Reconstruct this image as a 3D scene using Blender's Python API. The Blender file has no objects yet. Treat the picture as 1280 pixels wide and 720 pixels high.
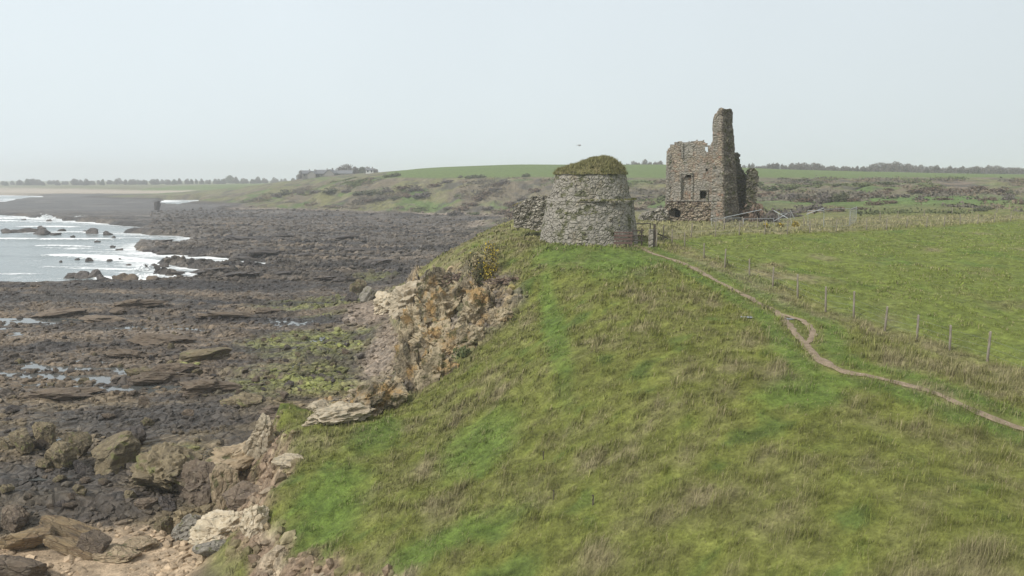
import bpy, bmesh, math, random
import numpy as np
from mathutils import Vector, Matrix, Euler
random.seed(7); RNG = np.random.default_rng(7)
R = math.radians
scene = bpy.context.scene
COL = scene.collection
# ------------------------------------------------------------------ camera
PITCH = math.atan(138/1000.0); CAMZ = 18.0
cam_d = bpy.data.cameras.new('camera'); cam = bpy.data.objects.new('camera', cam_d); COL.objects.link(cam)
cam_d.sensor_width = 36; cam_d.lens = 28.125; cam_d.clip_start = .1; cam_d.clip_end = 20000
cam.location = (0, 0, CAMZ); cam.rotation_euler = (math.pi/2-PITCH, 0, 0)
scene.camera = cam
# ------------------------------------------------------------------ light
SUN_EL, SUN_AZ = R(46), R(-125)        # azimuth measured from +Y towards +X : behind the left shoulder
world = bpy.data.worlds.new('World'); scene.world = world; world.use_nodes = True
nt = world.node_tree; nt.nodes.clear(); W = nt.nodes.new; LK = nt.links.new
out = W('ShaderNodeOutputWorld'); bg = W('ShaderNodeBackground'); LK(bg.outputs[0], out.inputs[0])
sky = W('ShaderNodeTexSky'); sky.sky_type = 'NISHITA'; sky.sun_disc = False
sky.sun_elevation = SUN_EL; sky.sun_rotation = SUN_AZ; sky.dust_density = 4; sky.air_density = 1.2
hs = W('ShaderNodeHueSaturation'); hs.inputs['Saturation'].default_value = .45; LK(sky.outputs[0], hs.inputs['Color'])
# thin overcast layer mixed over the sky: paler towards the horizon haze, brighter overhead
tc = W('ShaderNodeTexCoord'); sp = W('ShaderNodeSeparateXYZ'); LK(tc.outputs['Generated'], sp.inputs[0])
rp = W('ShaderNodeValToRGB'); LK(sp.outputs['Z'], rp.inputs[0])
e = rp.color_ramp.elements
e[0].position = 0.0; e[0].color = (.90, 1.0, 1.03, 1)
e[1].position = 1.0; e[1].color = (1, 1, 1, 1)
q = e.new(.30); q.color = (.855, .945, 1.01, 1)
cl = W('ShaderNodeTexNoise'); cl.inputs['Scale'].default_value = 1.6; cl.inputs['Detail'].default_value = 4; LK(tc.outputs['Generated'], cl.inputs['Vector'])
clm = W('ShaderNodeMapRange'); clm.inputs[1].default_value=.3; clm.inputs[2].default_value=.7; clm.inputs[3].default_value=.95; clm.inputs[4].default_value=1.04; LK(cl.outputs[0], clm.inputs[0])
sc_ = W('ShaderNodeVectorMath'); sc_.operation = 'SCALE'; LK(rp.outputs[0], sc_.inputs[0])
sxm = W('ShaderNodeMapRange'); sxm.inputs[1].default_value=-.55; sxm.inputs[2].default_value=.6; sxm.inputs[3].default_value=1.04; sxm.inputs[4].default_value=.86; LK(sp.outputs['X'], sxm.inputs[0])
smu = W('ShaderNodeMath'); smu.operation = 'MULTIPLY'; LK(clm.outputs[0], smu.inputs[0]); LK(sxm.outputs[0], smu.inputs[1]); LK(smu.outputs[0], sc_.inputs['Scale'])
SKY_STR = .10
sc2 = W('ShaderNodeVectorMath'); sc2.operation = 'SCALE'; LK(sc_.outputs[0], sc2.inputs[0])
zz = W('ShaderNodeMapRange'); LK(sp.outputs['Z'], zz.inputs[0]); zz.inputs[1].default_value = .30; zz.inputs[2].default_value = 1; zz.inputs[3].default_value = 1/SKY_STR; zz.inputs[4].default_value = .66/SKY_STR
LK(zz.outputs[0], sc2.inputs['Scale'])
mx = W('ShaderNodeMix'); mx.data_type = 'RGBA'; mx.inputs[0].default_value = .86
LK(hs.outputs[0], mx.inputs[6]); LK(sc2.outputs[0], mx.inputs[7]); LK(mx.outputs[2], bg.inputs[0]); bg.inputs[1].default_value = SKY_STR
sd = bpy.data.lights.new('sun', 'SUN'); so = bpy.data.objects.new('sun', sd); COL.objects.link(so)
sd.energy = 3.1; sd.angle = R(8); sd.color = (1, .96, .9)
sdir = Vector((math.sin(SUN_AZ)*math.cos(SUN_EL), math.cos(SUN_AZ)*math.cos(SUN_EL), math.sin(SUN_EL)))
so.rotation_euler = sdir.to_track_quat('Z', 'Y').to_euler(); so.location = (0, 0, 60)
vs = scene.view_settings; vs.view_transform = 'Standard'; vs.look = 'None'; vs.gamma = 1; vs.exposure = 0.0; vs.use_curve_mapping = False
scene.cycles.max_bounces = 5; scene.cycles.volume_bounces = 1; scene.cycles.transparent_max_bounces = 8
scene.cycles.volume_max_steps = 32
# ------------------------------------------------------------------ pixel <-> world
cP, sP = math.cos(PITCH), math.sin(PITCH)
def ray(px, py):
    u = (px-640)/1000.; v = (360-py)/1000.
    return np.array([u, cP+v*sP, -sP+v*cP])
def P(px, py, z):
    r = ray(px, py); t = (z-CAMZ)/r[2]; return (r[0]*t, r[1]*t, z)
def PY(px, py, Y):
    r = ray(px, py); t = Y/r[1]; return (r[0]*t, Y, CAMZ+r[2]*t)
# ------------------------------------------------------------------ numpy noise
_perm = np.random.default_rng(3).permutation(512).astype(np.int64)
_g = np.random.default_rng(5).uniform(0, 2*np.pi, 512); _gx, _gy = np.cos(_g), np.sin(_g)
def _h(ix, iy): return _perm[(_perm[ix & 511] + iy) & 511]
def pn(x, y):
    x = np.asarray(x, float); y = np.asarray(y, float)
    ix = np.floor(x).astype(np.int64); iy = np.floor(y).astype(np.int64); fx = x-ix; fy = y-iy
    u = fx*fx*fx*(fx*(fx*6-15)+10); v = fy*fy*fy*(fy*(fy*6-15)+10)
    def g(a, b, dx, dy):
        k = _h(a, b); return _gx[k]*dx+_gy[k]*dy
    n00 = g(ix, iy, fx, fy); n10 = g(ix+1, iy, fx-1, fy); n01 = g(ix, iy+1, fx, fy-1); n11 = g(ix+1, iy+1, fx-1, fy-1)
    return ((n00*(1-u)+n10*u)*(1-v)+(n01*(1-u)+n11*u)*v)*1.5
def fbm(x, y, o=4, s=0.):
    a = 1.; t = 0; n = 0
    for i in range(o):
        t = t+a*pn(x*2**i+17.3*i+s, y*2**i-9.1*i+s); n += a; a *= .5
    return t/n
def ridged(x, y, o=4, s=0.):
    a = 1.; t = 0; n = 0
    for i in range(o):
        t = t+a*(1-2*np.abs(pn(x*2**i+11.7*i+s, y*2**i+5.9*i+s))); n += a; a *= .55
    return t/n
def cells(x, y, s=0):     # worley: f1, f2, id
    ix = np.floor(x).astype(np.int64); iy = np.floor(y).astype(np.int64)
    f1 = np.full(x.shape, 9.); f2 = np.full(x.shape, 9.); idd = np.zeros(x.shape)
    for a in (-1, 0, 1):
        for b in (-1, 0, 1):
            k = _h(ix+a+s, iy+b); k2 = _h(iy+b+77, ix+a+s)
            d = np.hypot(ix+a+.5+.4*_gx[k]-x, iy+b+.5+.4*_gy[k2]-y)
            m = d < f1; f2 = np.where(m, f1, np.minimum(f2, d)); idd = np.where(m, k/511., idd); f1 = np.where(m, d, f1)
    return f1, f2, idd
def sm(a, b, x):
    t = np.clip((x-a)/(b-a), 0, 1); return t*t*(3-2*t)
def poly_sd(x, y, poly):   # signed distance, negative inside
    p = np.array(poly, float); d = np.full(x.shape, 1e9); ins = np.zeros(x.shape, bool)
    for i in range(len(p)):
        a = p[i]; b = p[(i+1) % len(p)]; ex, ey = b-a; wx, wy = x-a[0], y-a[1]
        t = np.clip((wx*ex+wy*ey)/(ex*ex+ey*ey+1e-9), 0, 1); d = np.minimum(d, np.hypot(wx-ex*t, wy-ey*t))
        if a[1] != b[1]:
            c = ((a[1] > y) != (b[1] > y)) & (x < (b[0]-a[0])*(y-a[1])/(b[1]-a[1])+a[0]); ins ^= c
    return np.where(ins, -d, d)
def line_d(x, y, pts):
    p = np.array(pts, float); d = np.full(x.shape, 1e9)
    for i in range(len(p)-1):
        a = p[i]; ex, ey = p[i+1]-a; wx, wy = x-a[0], y-a[1]
        t = np.clip((wx*ex+wy*ey)/(ex*ex+ey*ey+1e-9), 0, 1); d = np.minimum(d, np.hypot(wx-ex*t, wy-ey*t))
    return d
# ------------------------------------------------------------------ terrain control
ctrl = []
def poly3(pts, step):
    for a, b in zip(pts[:-1], pts[1:]):
        a = np.array(a); b = np.array(b); n = max(1, int(np.hypot(*(b-a)[:2])/step))
        for i in range(n): ctrl.append(tuple(a+(b-a)*i/n))
    ctrl.append(tuple(pts[-1]))
TOP = [(520,745,5.4),(455,722,4.7),(395,704,4.2),(350,690,3.9),(333,655,4.1),(338,625,4.6),(368,592,4.9),(352,560,4.2),(350,526,3.6),(440,519,4.7),(500,503,5.5),(560,462,7.0),(610,420,8.5),(645,388,9.5),(655,358,10.8),(630,338,11.1),(603,334,11.1),(575,348,10.2),(545,352,8.4),(518,352,6.8)]
TOPW = [P(*t) for t in TOP]
poly3(TOPW, 2.2)
poly3([(-4.5,17,2.2),(-6.6,21.5,1.9),(-7.8,23.8,1.8),(-9.2,25.8,1.8)], 2)
poly3([P(*t) for t in [(292,672,1.9),(300,640,1.8),(325,606,2.3),(330,572,2.1),(332,545,1.7),(360,508,1.8),(400,502,1.9),(455,503,2.0)]], 2.5)
poly3([(-8.9,53,2.1),(-9.0,58,2.1),(-9.0,64,2.1),(-9.9,70,2.1),(-11.4,77,2.1),(-13.4,84,2.0),(-14.6,92,1.9)], 3)
poly3([P(*t) for t in [(518,350,6.9),(540,331,9.0),(583,304,11.0),(612,287,11.8),(642,277,12.0)]], 4)
poly3([P(*t) for t in [(790,307,12.6),(860,335,12.2),(930,370,11.9),(985,395,11.6),(1010,430,11.35),(1040,457,11.2),(1130,480,11.0),(1200,505,10.8),(1280,535,10.5)]], 4)
for t in [(1233,452,10.9),(1105,414,11.3),(965,360,11.95),(880,322,12.3),(1280,400,11.3),(1280,340,11.7),(1280,292,12.0),(1000,312,12.15),(1100,292,12.1),(900,298,12.3),(640,300,12.1),(670,309,12.45),(735,308,12.45),(600,312,11.4),
          (640,720,6.5),(1280,720,10.),(960,720,8.6),(700,560,8.),(900,560,9.6),(1100,600,10.1),(500,600,5.7),(420,650,4.7),(560,520,6.6),(700,450,9.7),(850,450,10.7),(750,380,11.2),(700,330,12.0),(680,300,12.55),(640,420,8.9),(1280,620,10.3)]:
    ctrl.append(P(*t))
ctrl += [(20,103,12.2),(27,103,12.2),(34,104,12.1),(20,112,12.2),(33,113,12.),(6,67,12.6),(6,72,12.6),(2,67,12.4),(50,100,12.),(70,95,12.),(90,90,12),(12,90,12.3),
         (-13,6,1.5),(0,8,4),(10,6,7.8),(30,8,10.3),(60,25,10.6),(100,50,11.3),(150,90,12),(0,-30,4),(60,-40,10),(-60,-30,1),
         (-22,105,1.3),(-13,118,1.2),(-6,132,1.4),(2,150,1.8),(8,170,2.4),(15,185,4),(40,190,8),(6,120,9),(18,132,8.5),(34,135,9.5),(60,140,11),(100,145,11.2),(150,150,11.5),(5,210,2.5)]
for x in (-120,-90,-70,-50,-38,-28):
    for y, z in ((12,1.3),(28,1.25),(38,1.1),(48,.9),(58,.8),(70,.8),(84,.75),(98,.7),(112,.5)):
        if not (x > -24 and y < 45): ctrl.append((x, y, z))
for y, z in ((34,1.3),(44,1.3),(53,1.2),(64,1.1),(76,1.1),(90,1.0)): ctrl.append((-19, y, z))
for x in (-400,-250,-150,-90,-50,-20):
    for y in (130,165,210,270): ctrl.append((x, y, .75))
for x, y in ((-900,350),(-400,350),(-250,360),(-150,330),(-80,300),(-500,520),(-300,600),(-200,500),(-900,700),(-600,800),(-1500,600),(-40,260),(-15,300)): ctrl.append((x, y, .9))
for t in [(380,262,400),(450,266,370),(520,270,350),(600,275,330),(300,258,480),(280,248,620),(200,243,800),(0,242,830),(640,277,310),
          (640,206,480),(740,206,475),(830,206,470),(560,209,500),(520,211,520),(500,222,440),(560,222,420),(640,221,400),(740,222,370),(830,222,350),(450,222,480),(430,220,560),(400,221,600),(380,223,620),(345,228,680),(285,235,700),
          (260,231,900),(200,233,1000),(100,233,1100),(0,234,1100),(-200,234,1100),(400,245,430),(470,246,400),(560,246,380),(640,245,360),(700,241,340),(700,262,280),(640,264,300),(780,262,200),(780,240,300),
          (950,213,500),(1100,215,520),(1280,219,520),(1600,222,520),(900,209,480),(950,226,330),(1100,229,300),(1280,233,280),(950,255,190),(1100,262,175),(1280,262,165),(1500,250,200),(870,240,280)]:
    ctrl.append(PY(*t))
for x, y, z in ((0,900,14),(300,900,16),(600,900,17),(-150,900,12),(0,2500,8),(600,2500,10),(-600,1600,7),(-1400,1600,6),(-600,2600,6),(1500,900,17),(1500,2500,10),(-2200,2400,5),(900,300,15)): ctrl.append((x, y, z))
C_ = np.array(ctrl)
_K = np.hypot(C_[:,None,0]-C_[None,:,0], C_[:,None,1]-C_[None,:,1]); _n = len(C_)
_A = np.zeros((_n+1, _n+1)); _A[:_n,:_n] = -_K - np.eye(_n)*.6; _A[_n,:_n] = 1; _A[:_n,_n] = 1
_w = np.linalg.solve(_A, np.r_[C_[:,2], 0])
def rbf(x, y):
    s = x.shape; x = x.ravel(); y = y.ravel(); o = np.empty(len(x))
    for i in range(0, len(x), 8192):
        o[i:i+8192] = -np.hypot(x[i:i+8192,None]-C_[None,:,0], y[i:i+8192,None]-C_[None,:,1]) @ _w[:_n] + _w[_n]
    return o.reshape(s)
# sea outline traced in world metres
SEA = [P(a, b, 0)[:2] for a, b in [(-900,364),(-300,361),(0,358),(60,358),(130,355),(205,355),(245,352),(225,347),(180,343),(195,340),(250,345),(264,339),(215,335),(185,329),(210,327),(262,331),(324,337),(320,329),(262,322),(205,319),(165,315),(158,309),(170,304),(215,306),(246,302),(224,295),(180,295),(150,291),(165,289),(196,289),(180,285),(150,283),(122,279),(95,277),(60,273),(0,269),(-300,266),(-900,262)]]
SEA2 = [P(a, b, 0)[:2] for a, b in [(-900,262),(-300,257),(0,254),(25,249),(60,247),(52,245),(0,244),(-400,243),(-900,243)]]
LAGOON = [P(a, b, 0)[:2] for a, b in [(200,256),(225,258),(262,254),(250,250),(205,250)]]
def shore_mask(x, y, z0):   # 1 on the foreshore, 0 on land
    return (1-sm(2.2, 3.2, z0))*(1-sm(-20, 40, x))*(1-sm(1.2,2.6,z0)*sm(500, 700, y))
PATH_PX = [(778,303),(795,307),(812,315),(840,324),(862,333),(890,347),(915,361),(945,377),(968,388),(980,398),(990,412),(1003,426),(1015,440),(1030,452),(1055,464),(1090,472),(1130,481),(1165,491),(1200,505),(1240,521),(1285,538),(1330,556)]
def smooth_line(p, n=10):
    p = np.array(p); o = []
    for i in range(len(p)-1):
        a = p[max(i-1,0)]; b = p[i]; c = p[i+1]; d = p[min(i+2, len(p)-1)]
        for k in range(n):
            t = k/n; o.append(.5*((2*b)+(c-a)*t+(2*a-5*b+4*c-d)*t*t+(-a+3*b-3*c+d)*t**3))
    o.append(p[-1]); return np.array(o)
def ctrlz(px, py):   # quick hit on the smooth surface
    t = np.geomspace(8, 1500, 900); r = ray(px, py); X = r[0]*t; Y = r[1]*t; Z = CAMZ+r[2]*t
    h = rbf(X, Y); k = np.argmax(h > Z); return X[k], Y[k]
PATH_W = [ctrlz(*p) for p in PATH_PX]
LOOP_W = [ctrlz(*p) for p in [(972,391),(990,397),(1006,403),(1015,413),(1014,424),(1006,430)]]
def height(x, y):
    z0 = rbf(x, y); z0 = np.where(y > 950, np.maximum(z0, 4.5), z0); z = z0.copy()
    sh = shore_mask(x, y, z0)
    near = 1-sm(250, 600, y)
    # foreshore strata: long ridges across the view, broken by cracks
    wx = x+4*pn(x/14, y/14); wy = y+3*pn(x/9+7, y/9)
    r1 = ridged(wx/16, wy/5., 4, 3.)
    r3 = ridged((x+.25*y)/42+.3*pn(x/12,y/12), y/7.5, 3, 131.)
    r2 = ridged((x*.8+y*.6)/5, (y*.8-x*.6)/1.7, 3, 9.)
    ph = (y+.3*x+6*fbm(x/18, y/14, 3, 44.))/np.where(y > 80, 6.5, 4.2); saw = 1-(ph-np.floor(ph)); saw = np.where(saw > .9, (1-saw)*9, saw); sawm = sm(-.15,.35,fbm(x/22, y/12, 2, 47.))*(1-.5*sm(200,350,y))
    big = ridged(x/55, y/26, 3, 21.)
    amp = (.68+.3*sm(90,140,y)+.15*sm(180,300,y))
    f1, f2, _ = cells(wx/1.6, wy/.9)
    rel = amp*(.45*(r1-.25)+.38*sm(60,85,y)*(r3-.2)+.24*(r2-.2)+.8*(big-.2))+.22*sm(0, .25, f2-f1)*amp+.62*(saw-.45)*sawm
    # calmer where shingle and sand lie
    calm = sm(.6, 1, np.exp(-(((x+17)/12)**2+((y-33)/6)**2))*2.2)*.95
    rel = rel*(1-calm)*(1-.75*sm(1.45, 2., z0))
    z = z+sh*rel
    # sea bed
    far = y > 100
    sdv = np.full(x.shape, 99.)
    m = far & (x < 60) & (y < 1500)
    xx, yy = x[m], y[m]
    jit = 2.2*pn(xx/12, yy/12)*np.clip(yy/200, .5, 2)+1.3*pn(xx/3.5, yy/3.5)
    s = np.minimum(np.minimum(poly_sd(xx, yy, SEA), poly_sd(xx, yy, SEA2)), poly_sd(xx, yy, LAGOON))+jit*.7-1.6
    sdv[m] = s
    rel = rel*(.3+.7*sm(0, 30, sdv))
    z = z*sm(-1.5, 1.5, sdv)+(-1.3+.25*rel)*(1-sm(-1.5, 1.5, sdv))
    z = np.where((sdv > 1.5) & (y > 115) & (sh > .5), np.maximum(z, .10+.1*r1), z)
    # land relief
    land = 1-sh
    hum = .17*fbm(x/2.3, y/2.3, 3, 4.)+.10*sm(-.1,.5,pn(x/.85, y/.8))+.35*fbm(x/9, y/9, 2, 8.)
    pd = np.minimum(line_d(x, y, smooth_line(PATH_W, 3)), line_d(x, y, smooth_line(LOOP_W, 3)))
    flat = sm(.3, 2.4, pd)
    z = z+land*hum*flat*(1-sm(200, 500, y))*sm(2.2,4,z0) - .05*(1-sm(.25,.6,pd))
    hill = land*sm(150, 260, y)
    z = z+hill*((2.2*fbm(x/28, y/40, 4, 2.)-2.4*np.maximum(0, ridged(x/34, y/70, 3, 22.)-.35)+1.0*ridged(x/9,y/14,3,7.))*(1-sm(14, 18, z0))*(1-.6*sm(520,620,y))+.4*fbm(x/60, y/60, 2))
    # rough crags where it is steep
    return z, z0, sh, sdv, pd
def axis(segs):
    o = [segs[0][0]]
    for a, b, s0, s1 in segs:
        while o[-1] < b-1e-6:
            t = (o[-1]-a)/(b-a); o.append(min(b, o[-1]+s0*(s1/s0)**t))
    return np.array(o)
XS = axis([(-2600,-300,90,4),(-300,-75,3,.6),(-75,-30,.5,.3),(-30,24,.2,.2),(24,60,.3,.8),(60,300,1.2,6),(300,2600,8,90)])
YS = axis([(-40,12,3,.4),(12,90,.24,.24),(90,150,.3,.5),(150,480,.55,3.),(480,3200,4,60)])
GX, GY = np.meshgrid(XS, YS)
GZ, GZ0, GSH, GSD, GPD = height(GX, GY)
# steepness of the smooth landform
gy_, gx_ = np.gradient(GZ0, YS, XS); SLOPE = np.hypot(gx_, gy_)
CL_POLY = [P(a, b, z)[:2] for a, b, z in [(470,366,1.6),(518,352,6.6),(560,340,10),(603,322,11.5),(626,336,11.2),(646,362,10.8),(634,394,9.4),(600,425,8.3),(551,467,6.8),(500,503,5.4),(440,521,4.4),(395,518,2.2),(400,509,1.6),(455,494,1.6),(497,470,1.6),(500,410,1.8)]]
CSD = poly_sd(GX, GY, CL_POLY)
BANK = [P(a, b, z)[:2] for a, b, z in [(540,790,4.8),(455,724,4.6),(395,706,4.1),(352,692,3.8),(333,655,4.0),(338,625,4.5),(366,592,4.8),(348,560,4.2),(344,526,3.6),(330,545,1.7),(325,572,2.0),(300,600,2.0),(290,672,1.9),(300,735,1.7)]]+[(-9.2,25.8),(-7.8,23.8),(-6.6,21.5),(-4.5,17)]
BSD = poly_sd(GX, GY, BANK)
cliff = np.clip(1-sm(-.6, .9, CSD+.8*pn(GX/1.2, GY/1.2)), 0, 1)*(1-.4*sm(9.5, 11.5, GZ0))
bank = np.clip(1-sm(-.4, .6, BSD+.6*pn(GX/.9, GY/.9)), 0, 1)
f1, f2, cid = cells(GX/1.7+GZ0*.25, GY/1.7+GZ0*.5); g1, g2, gid = cells(GX/.6, GY/.6+GZ0*.9, 5)
GZ = GZ+cliff*((cid-.5)*1.3+.35*sm(0,.3,f2-f1)+.35*(gid-.5)+.5*ridged(GX/2.2, GY/2.2+GZ0, 3, 1)-.25)*sm(1.2,3.2,GZ0)*(1-.5*sm(9,11,GZ0))
GZ = GZ+bank*((gid-.5)*.4+.35*(cid-.5))
RX = np.zeros_like(GX)
def zat(x, y):
    x = np.atleast_1d(np.asarray(x, float)); y = np.atleast_1d(np.asarray(y, float))
    i = np.clip(np.searchsorted(XS, x)-1, 0, len(XS)-2); j = np.clip(np.searchsorted(YS, y)-1, 0, len(YS)-2)
    u = (x-XS[i])/(XS[i+1]-XS[i]); v = (y-YS[j])/(YS[j+1]-YS[j])
    return (GZ[j,i]*(1-u)+GZ[j,i+1]*u)*(1-v)+(GZ[j+1,i]*(1-u)+GZ[j+1,i+1]*u)*v
def samp(A, x, y):
    i = np.clip(np.searchsorted(XS, x)-1, 0, len(XS)-2); j = np.clip(np.searchsorted(YS, y)-1, 0, len(YS)-2)
    return A[j, i]
def zs(x, y): return float(zat(x, y)[0])
def hit(px, py, lift=0.):
    r = ray(px, py); t = np.geomspace(8, 2500, 6000); X = r[0]*t; Y = r[1]*t; Z = CAMZ+r[2]*t
    h = zat(X, Y)+lift; m = h > Z
    k = int(np.argmax(m)) if m.any() else len(t)-1
    return float(X[k]), float(Y[k]), float(h[k])
# ------------------------------------------------------------------ colours of the ground
def ell(px, py, rx, ry, z=None):
    c = P(px, py, .9) if z is None else P(px, py, z)
    d = c[1]; wx = rx*d/1000; wy = abs(P(px, py-ry, c[2])[1]-P(px, py+ry, c[2])[1])/2
    return np.exp(-(((GX-c[0])/wx)**2+((GY-c[1])/wy)**2))
def lerpc(a, col, m): return a+(np.array(col)-a)*m[..., None]
N1 = fbm(GX/6, GY/3, 4, 1.); N2 = fbm(GX/1.4, GY/1.1, 3, 5.); N3 = fbm(GX/40, GY/20, 3, 3.)
# -- shore
cs = np.zeros(GX.shape+(3,))+np.array([.098, .082, .066])
cs = lerpc(cs, (.19,.145,.098), np.clip((1-sm(112, 128, GY))*(.35+1.1*N1+.3), 0, 1)*.85)
cs = lerpc(cs, (.185,.160,.130), sm(120,160,GY)*(1-sm(220,330,GY))*np.clip(.15+1.3*N1, 0, 1))
cs = lerpc(cs, (.20,.165,.085), (1-sm(50, 66, GY))*np.clip(.45+1.2*N1, 0, 1)*.7)
cs = lerpc(cs, (.055,.048,.043), sm(.05,.3,fbm(GX/9, GY/4, 3, 31.)+.15)*.7*(1-sm(150,260,GY)))
alg = np.zeros(GX.shape)
for a in [(390,478,95,28,1.0),(400,432,85,18,1.05),(470,350,40,8,.5),(330,470,60,18,.5),(400,382,80,9,1),(425,420,60,10,.8),(400,440,50,7,.9),(360,470,60,14,.7),(395,482,45,12,1),(232,463,14,5,1.4),(340,432,50,7,.8),(410,400,40,5,.8),(330,500,50,16,.5),(100,455,80,14,.15),(230,570,30,6,.7),(270,600,25,8,.4)]:
    alg = np.maximum(alg, a[4]*ell(*a[:4]))
cs = lerpc(cs, (.21,.225,.07), np.clip(alg*(.75+1.7*N2+1.1*N1), 0, 1)*sm(.15,.45,alg))
bnd = fbm((GX+.25*GY)/55, GY/6.5, 4, 131.); fy = sm(62,90,GY); cs = lerpc(cs, (.040,.036,.035), sm(.0,.2,bnd)*.85*fy); cs = lerpc(cs, (.22,.175,.13), sm(.14,.4,-bnd)*.7*fy*(1-.4*sm(200,400,GY)))
wet = np.maximum(ell(190, 530, 150, 20), np.maximum(ell(60, 605, 110, 30)*.9, ell(130,375,170,9)*.8))
cs = lerpc(cs, (.072,.064,.056), np.clip(wet*1.3+.5*N2, 0, 1)*sm(.2,.5,wet))
peb = np.maximum(ell(500, 425, 45, 40, 1.8), ell(470,395,45,14,1.3))
cs = lerpc(cs, (.25,.20,.155), np.clip(peb*1.5+.8*N2, 0, 1)*sm(.2,.6,peb))
sand = np.maximum(np.maximum(ell(190, 690, 210, 55, 1.5), ell(215, 655, 80, 12, 1.5)), np.maximum(ell(20,700,120,45,1.5),ell(560,445,40,30,2)*.0))
cs = lerpc(cs, (.38,.29,.195), np.clip(sand*1.7+.7*N2, 0, 1)*sm(.18,.5,sand))
fars = sm(300, 480, GY); cs = lerpc(cs, (.095,.087,.082), fars*.7); cs = lerpc(cs, (.17,.15,.13), sm(.1,.35,fbm(GX/40, GY/22, 4, 91.))*sm(140,260,GY)*.7)
beach = sm(780, 860, GY)*(1-sm(3.0,5,GZ0))*(GX < 50); cs = lerpc(cs, (.45,.36,.28), beach)
strand = ((GX > -150) & (GY > 250) & (GY < 520))*sm(1.3,1.9,GZ0)*(1-sm(2.6,3.4,GZ0)); cs = lerpc(cs, (.30,.25,.20), strand*np.clip(.5+1.5*N3,0,1))
# -- grass
dryf = fbm(GX/1.5, GY/1.5, 4, 12.)+.8*fbm(GX/6, GY/5, 3, 14.)
rut = ridged(GX/4.2+.7*pn(GX/3,GY/3), GY/6.5, 2, 40.)
cg = np.zeros(GX.shape+(3,))+np.array([.142,.156,.036])
cg = lerpc(cg, (.155,.154,.056), sm(-.35,.5,dryf))
cg = lerpc(cg, (.24,.205,.12), sm(.2,.75,dryf)*.7)
cg = lerpc(cg, (.075,.118,.028), sm(.25,.6,-dryf)*.7)
lush = np.zeros(GX.shape)
for a in [(410,640,60,50,4.8),(560,700,120,22,5.6),(470,560,40,25,5.2),(770,330,60,14,12),(700,318,40,10,12.3),(690,400,16,50,10.2),(1000,480,60,14,11),(930,350,40,12,12),(600,560,60,30,7)]:
    lush = np.maximum(lush, ell(*a[:4], z=a[4]))
lush = np.maximum(lush, .8*np.exp(-((GPD-.9)/.7)**2))
cg = lerpc(cg, (.102,.156,.030), np.clip(lush*1.2+.6*N2, 0, 1)*sm(.2,.6,lush)*.85)
FENCE_PX = [(829,300),(840,304),(856,308),(880,323),(906,335),(937,346),(966,358),(997,373),(1032,390),(1067,397),(1106,414),(1146,424),(1187,438),(1234,452),(1285,472)]
FENCE_W = [hit(*p)[:2] for p in FENCE_PX]
BACK_PX = [(829,300),(864,297),(894,296),(924,294),(956,293),(984,292),(1012,291),(1045,290),(1083,288),(1108,287),(1133,285),(1158,284),(1180,283),(1200,281),(1222,280),(1243,278),(1263,277),(1290,275)]
BACK_W = [hit(*p)[:2] for p in BACK_PX]
FIELD = FENCE_W+[(60,14),(140,60),(120,120)]+BACK_W[::-1]
FSD = poly_sd(GX, GY, FIELD)
fld = 1-sm(-1.2, .2, FSD)
cf = np.zeros(GX.shape+(3,))+np.array([.140,.170,.038])
cf = lerpc(cf, (.215,.180,.105), sm(.12,.6,fbm(GX/5, GY/9, 4, 50.)*1.3-.25*sm(45,70,GY)+.02)*.8)
cf = lerpc(cf, (.09,.150,.028), sm(.1,.5,fbm(GX/3, GY/6, 3, 55.))*.6)
cg = cg*(1-fld[...,None])+cf*fld[...,None]
fl = np.abs(FSD); cg = lerpc(cg, (.24,.20,.125), np.exp(-((FSD-.6)/.9)**2)*(GY<75)*np.clip(.6+N2,0,1)*.8)
# beyond the back fence
beyond = sm(0, 2, FSD)*sm(68, 76, GY+ -0.0*GX)*(GX > 9)
cg = lerpc(cg, (.215,.20,.105), beyond*(1-sm(135,160,GY))*np.clip(.75+1.2*N1,0,1))
# headland back slope (left of the dovecote) drier
bk = (1-sm(-2,6,GX))*sm(58,66,GY)*(1-sm(120,140,GY))
cg = lerpc(cg, (.20,.175,.095), bk*np.clip(.45+1.3*N2+.5*N1,0,1))
# far hillsides
hl = sm(150, 200, GY)
ch = np.zeros(GX.shape+(3,))+np.array([.165,.160,.075])
br = fbm(GX/22, GY/30, 4, 61.)
ch = lerpc(ch, (.155,.130,.090), sm(-.1,.25,br+.25*sm(-60,0,GX)*(1-sm(120,200,GX))))
ch = lerpc(ch, (.18,.14,.105), sm(0,.2,br)*sm(120,170,GX))
ch = lerpc(ch, (.075,.07,.06), sm(.0,.3,fbm(GX/9, GY/14, 4, 66.))*.85)
ch = lerpc(ch, (.10,.155,.045), sm(.12,.3,fbm(GX/30, GY/22, 3, 71.))*.8)
up = sm(17.3, 18.4, GZ0+.35*pn(GX/30,GY/30))*(GX > -75)
ch = lerpc(ch, (.12,.165,.052), np.maximum(up, sm(660,800,GY)*(GX>-400)))
ch = lerpc(ch, (.20,.21,.12), sm(850,950,GY)*np.clip(.4+N3,0,1)*(GX < -50))
ch = lerpc(ch, (.085,.078,.06), sm(.12,.4,fbm(GX/5, GY/8, 4, 68.))*.75*(1-up)*(GY<620)); ch = lerpc(ch, (.21,.19,.115), sm(.15,.4,fbm(GX/7, GY/12, 3, 168.))*.7*(1-up)); gr_p = np.exp(-(((GX-95)/32)**2+((GY-200)/22)**2)); ch = lerpc(ch, (.11,.17,.05), np.clip(gr_p*1.6,0,1))
cg = cg*(1-hl[...,None])+ch*hl[...,None]
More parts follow.
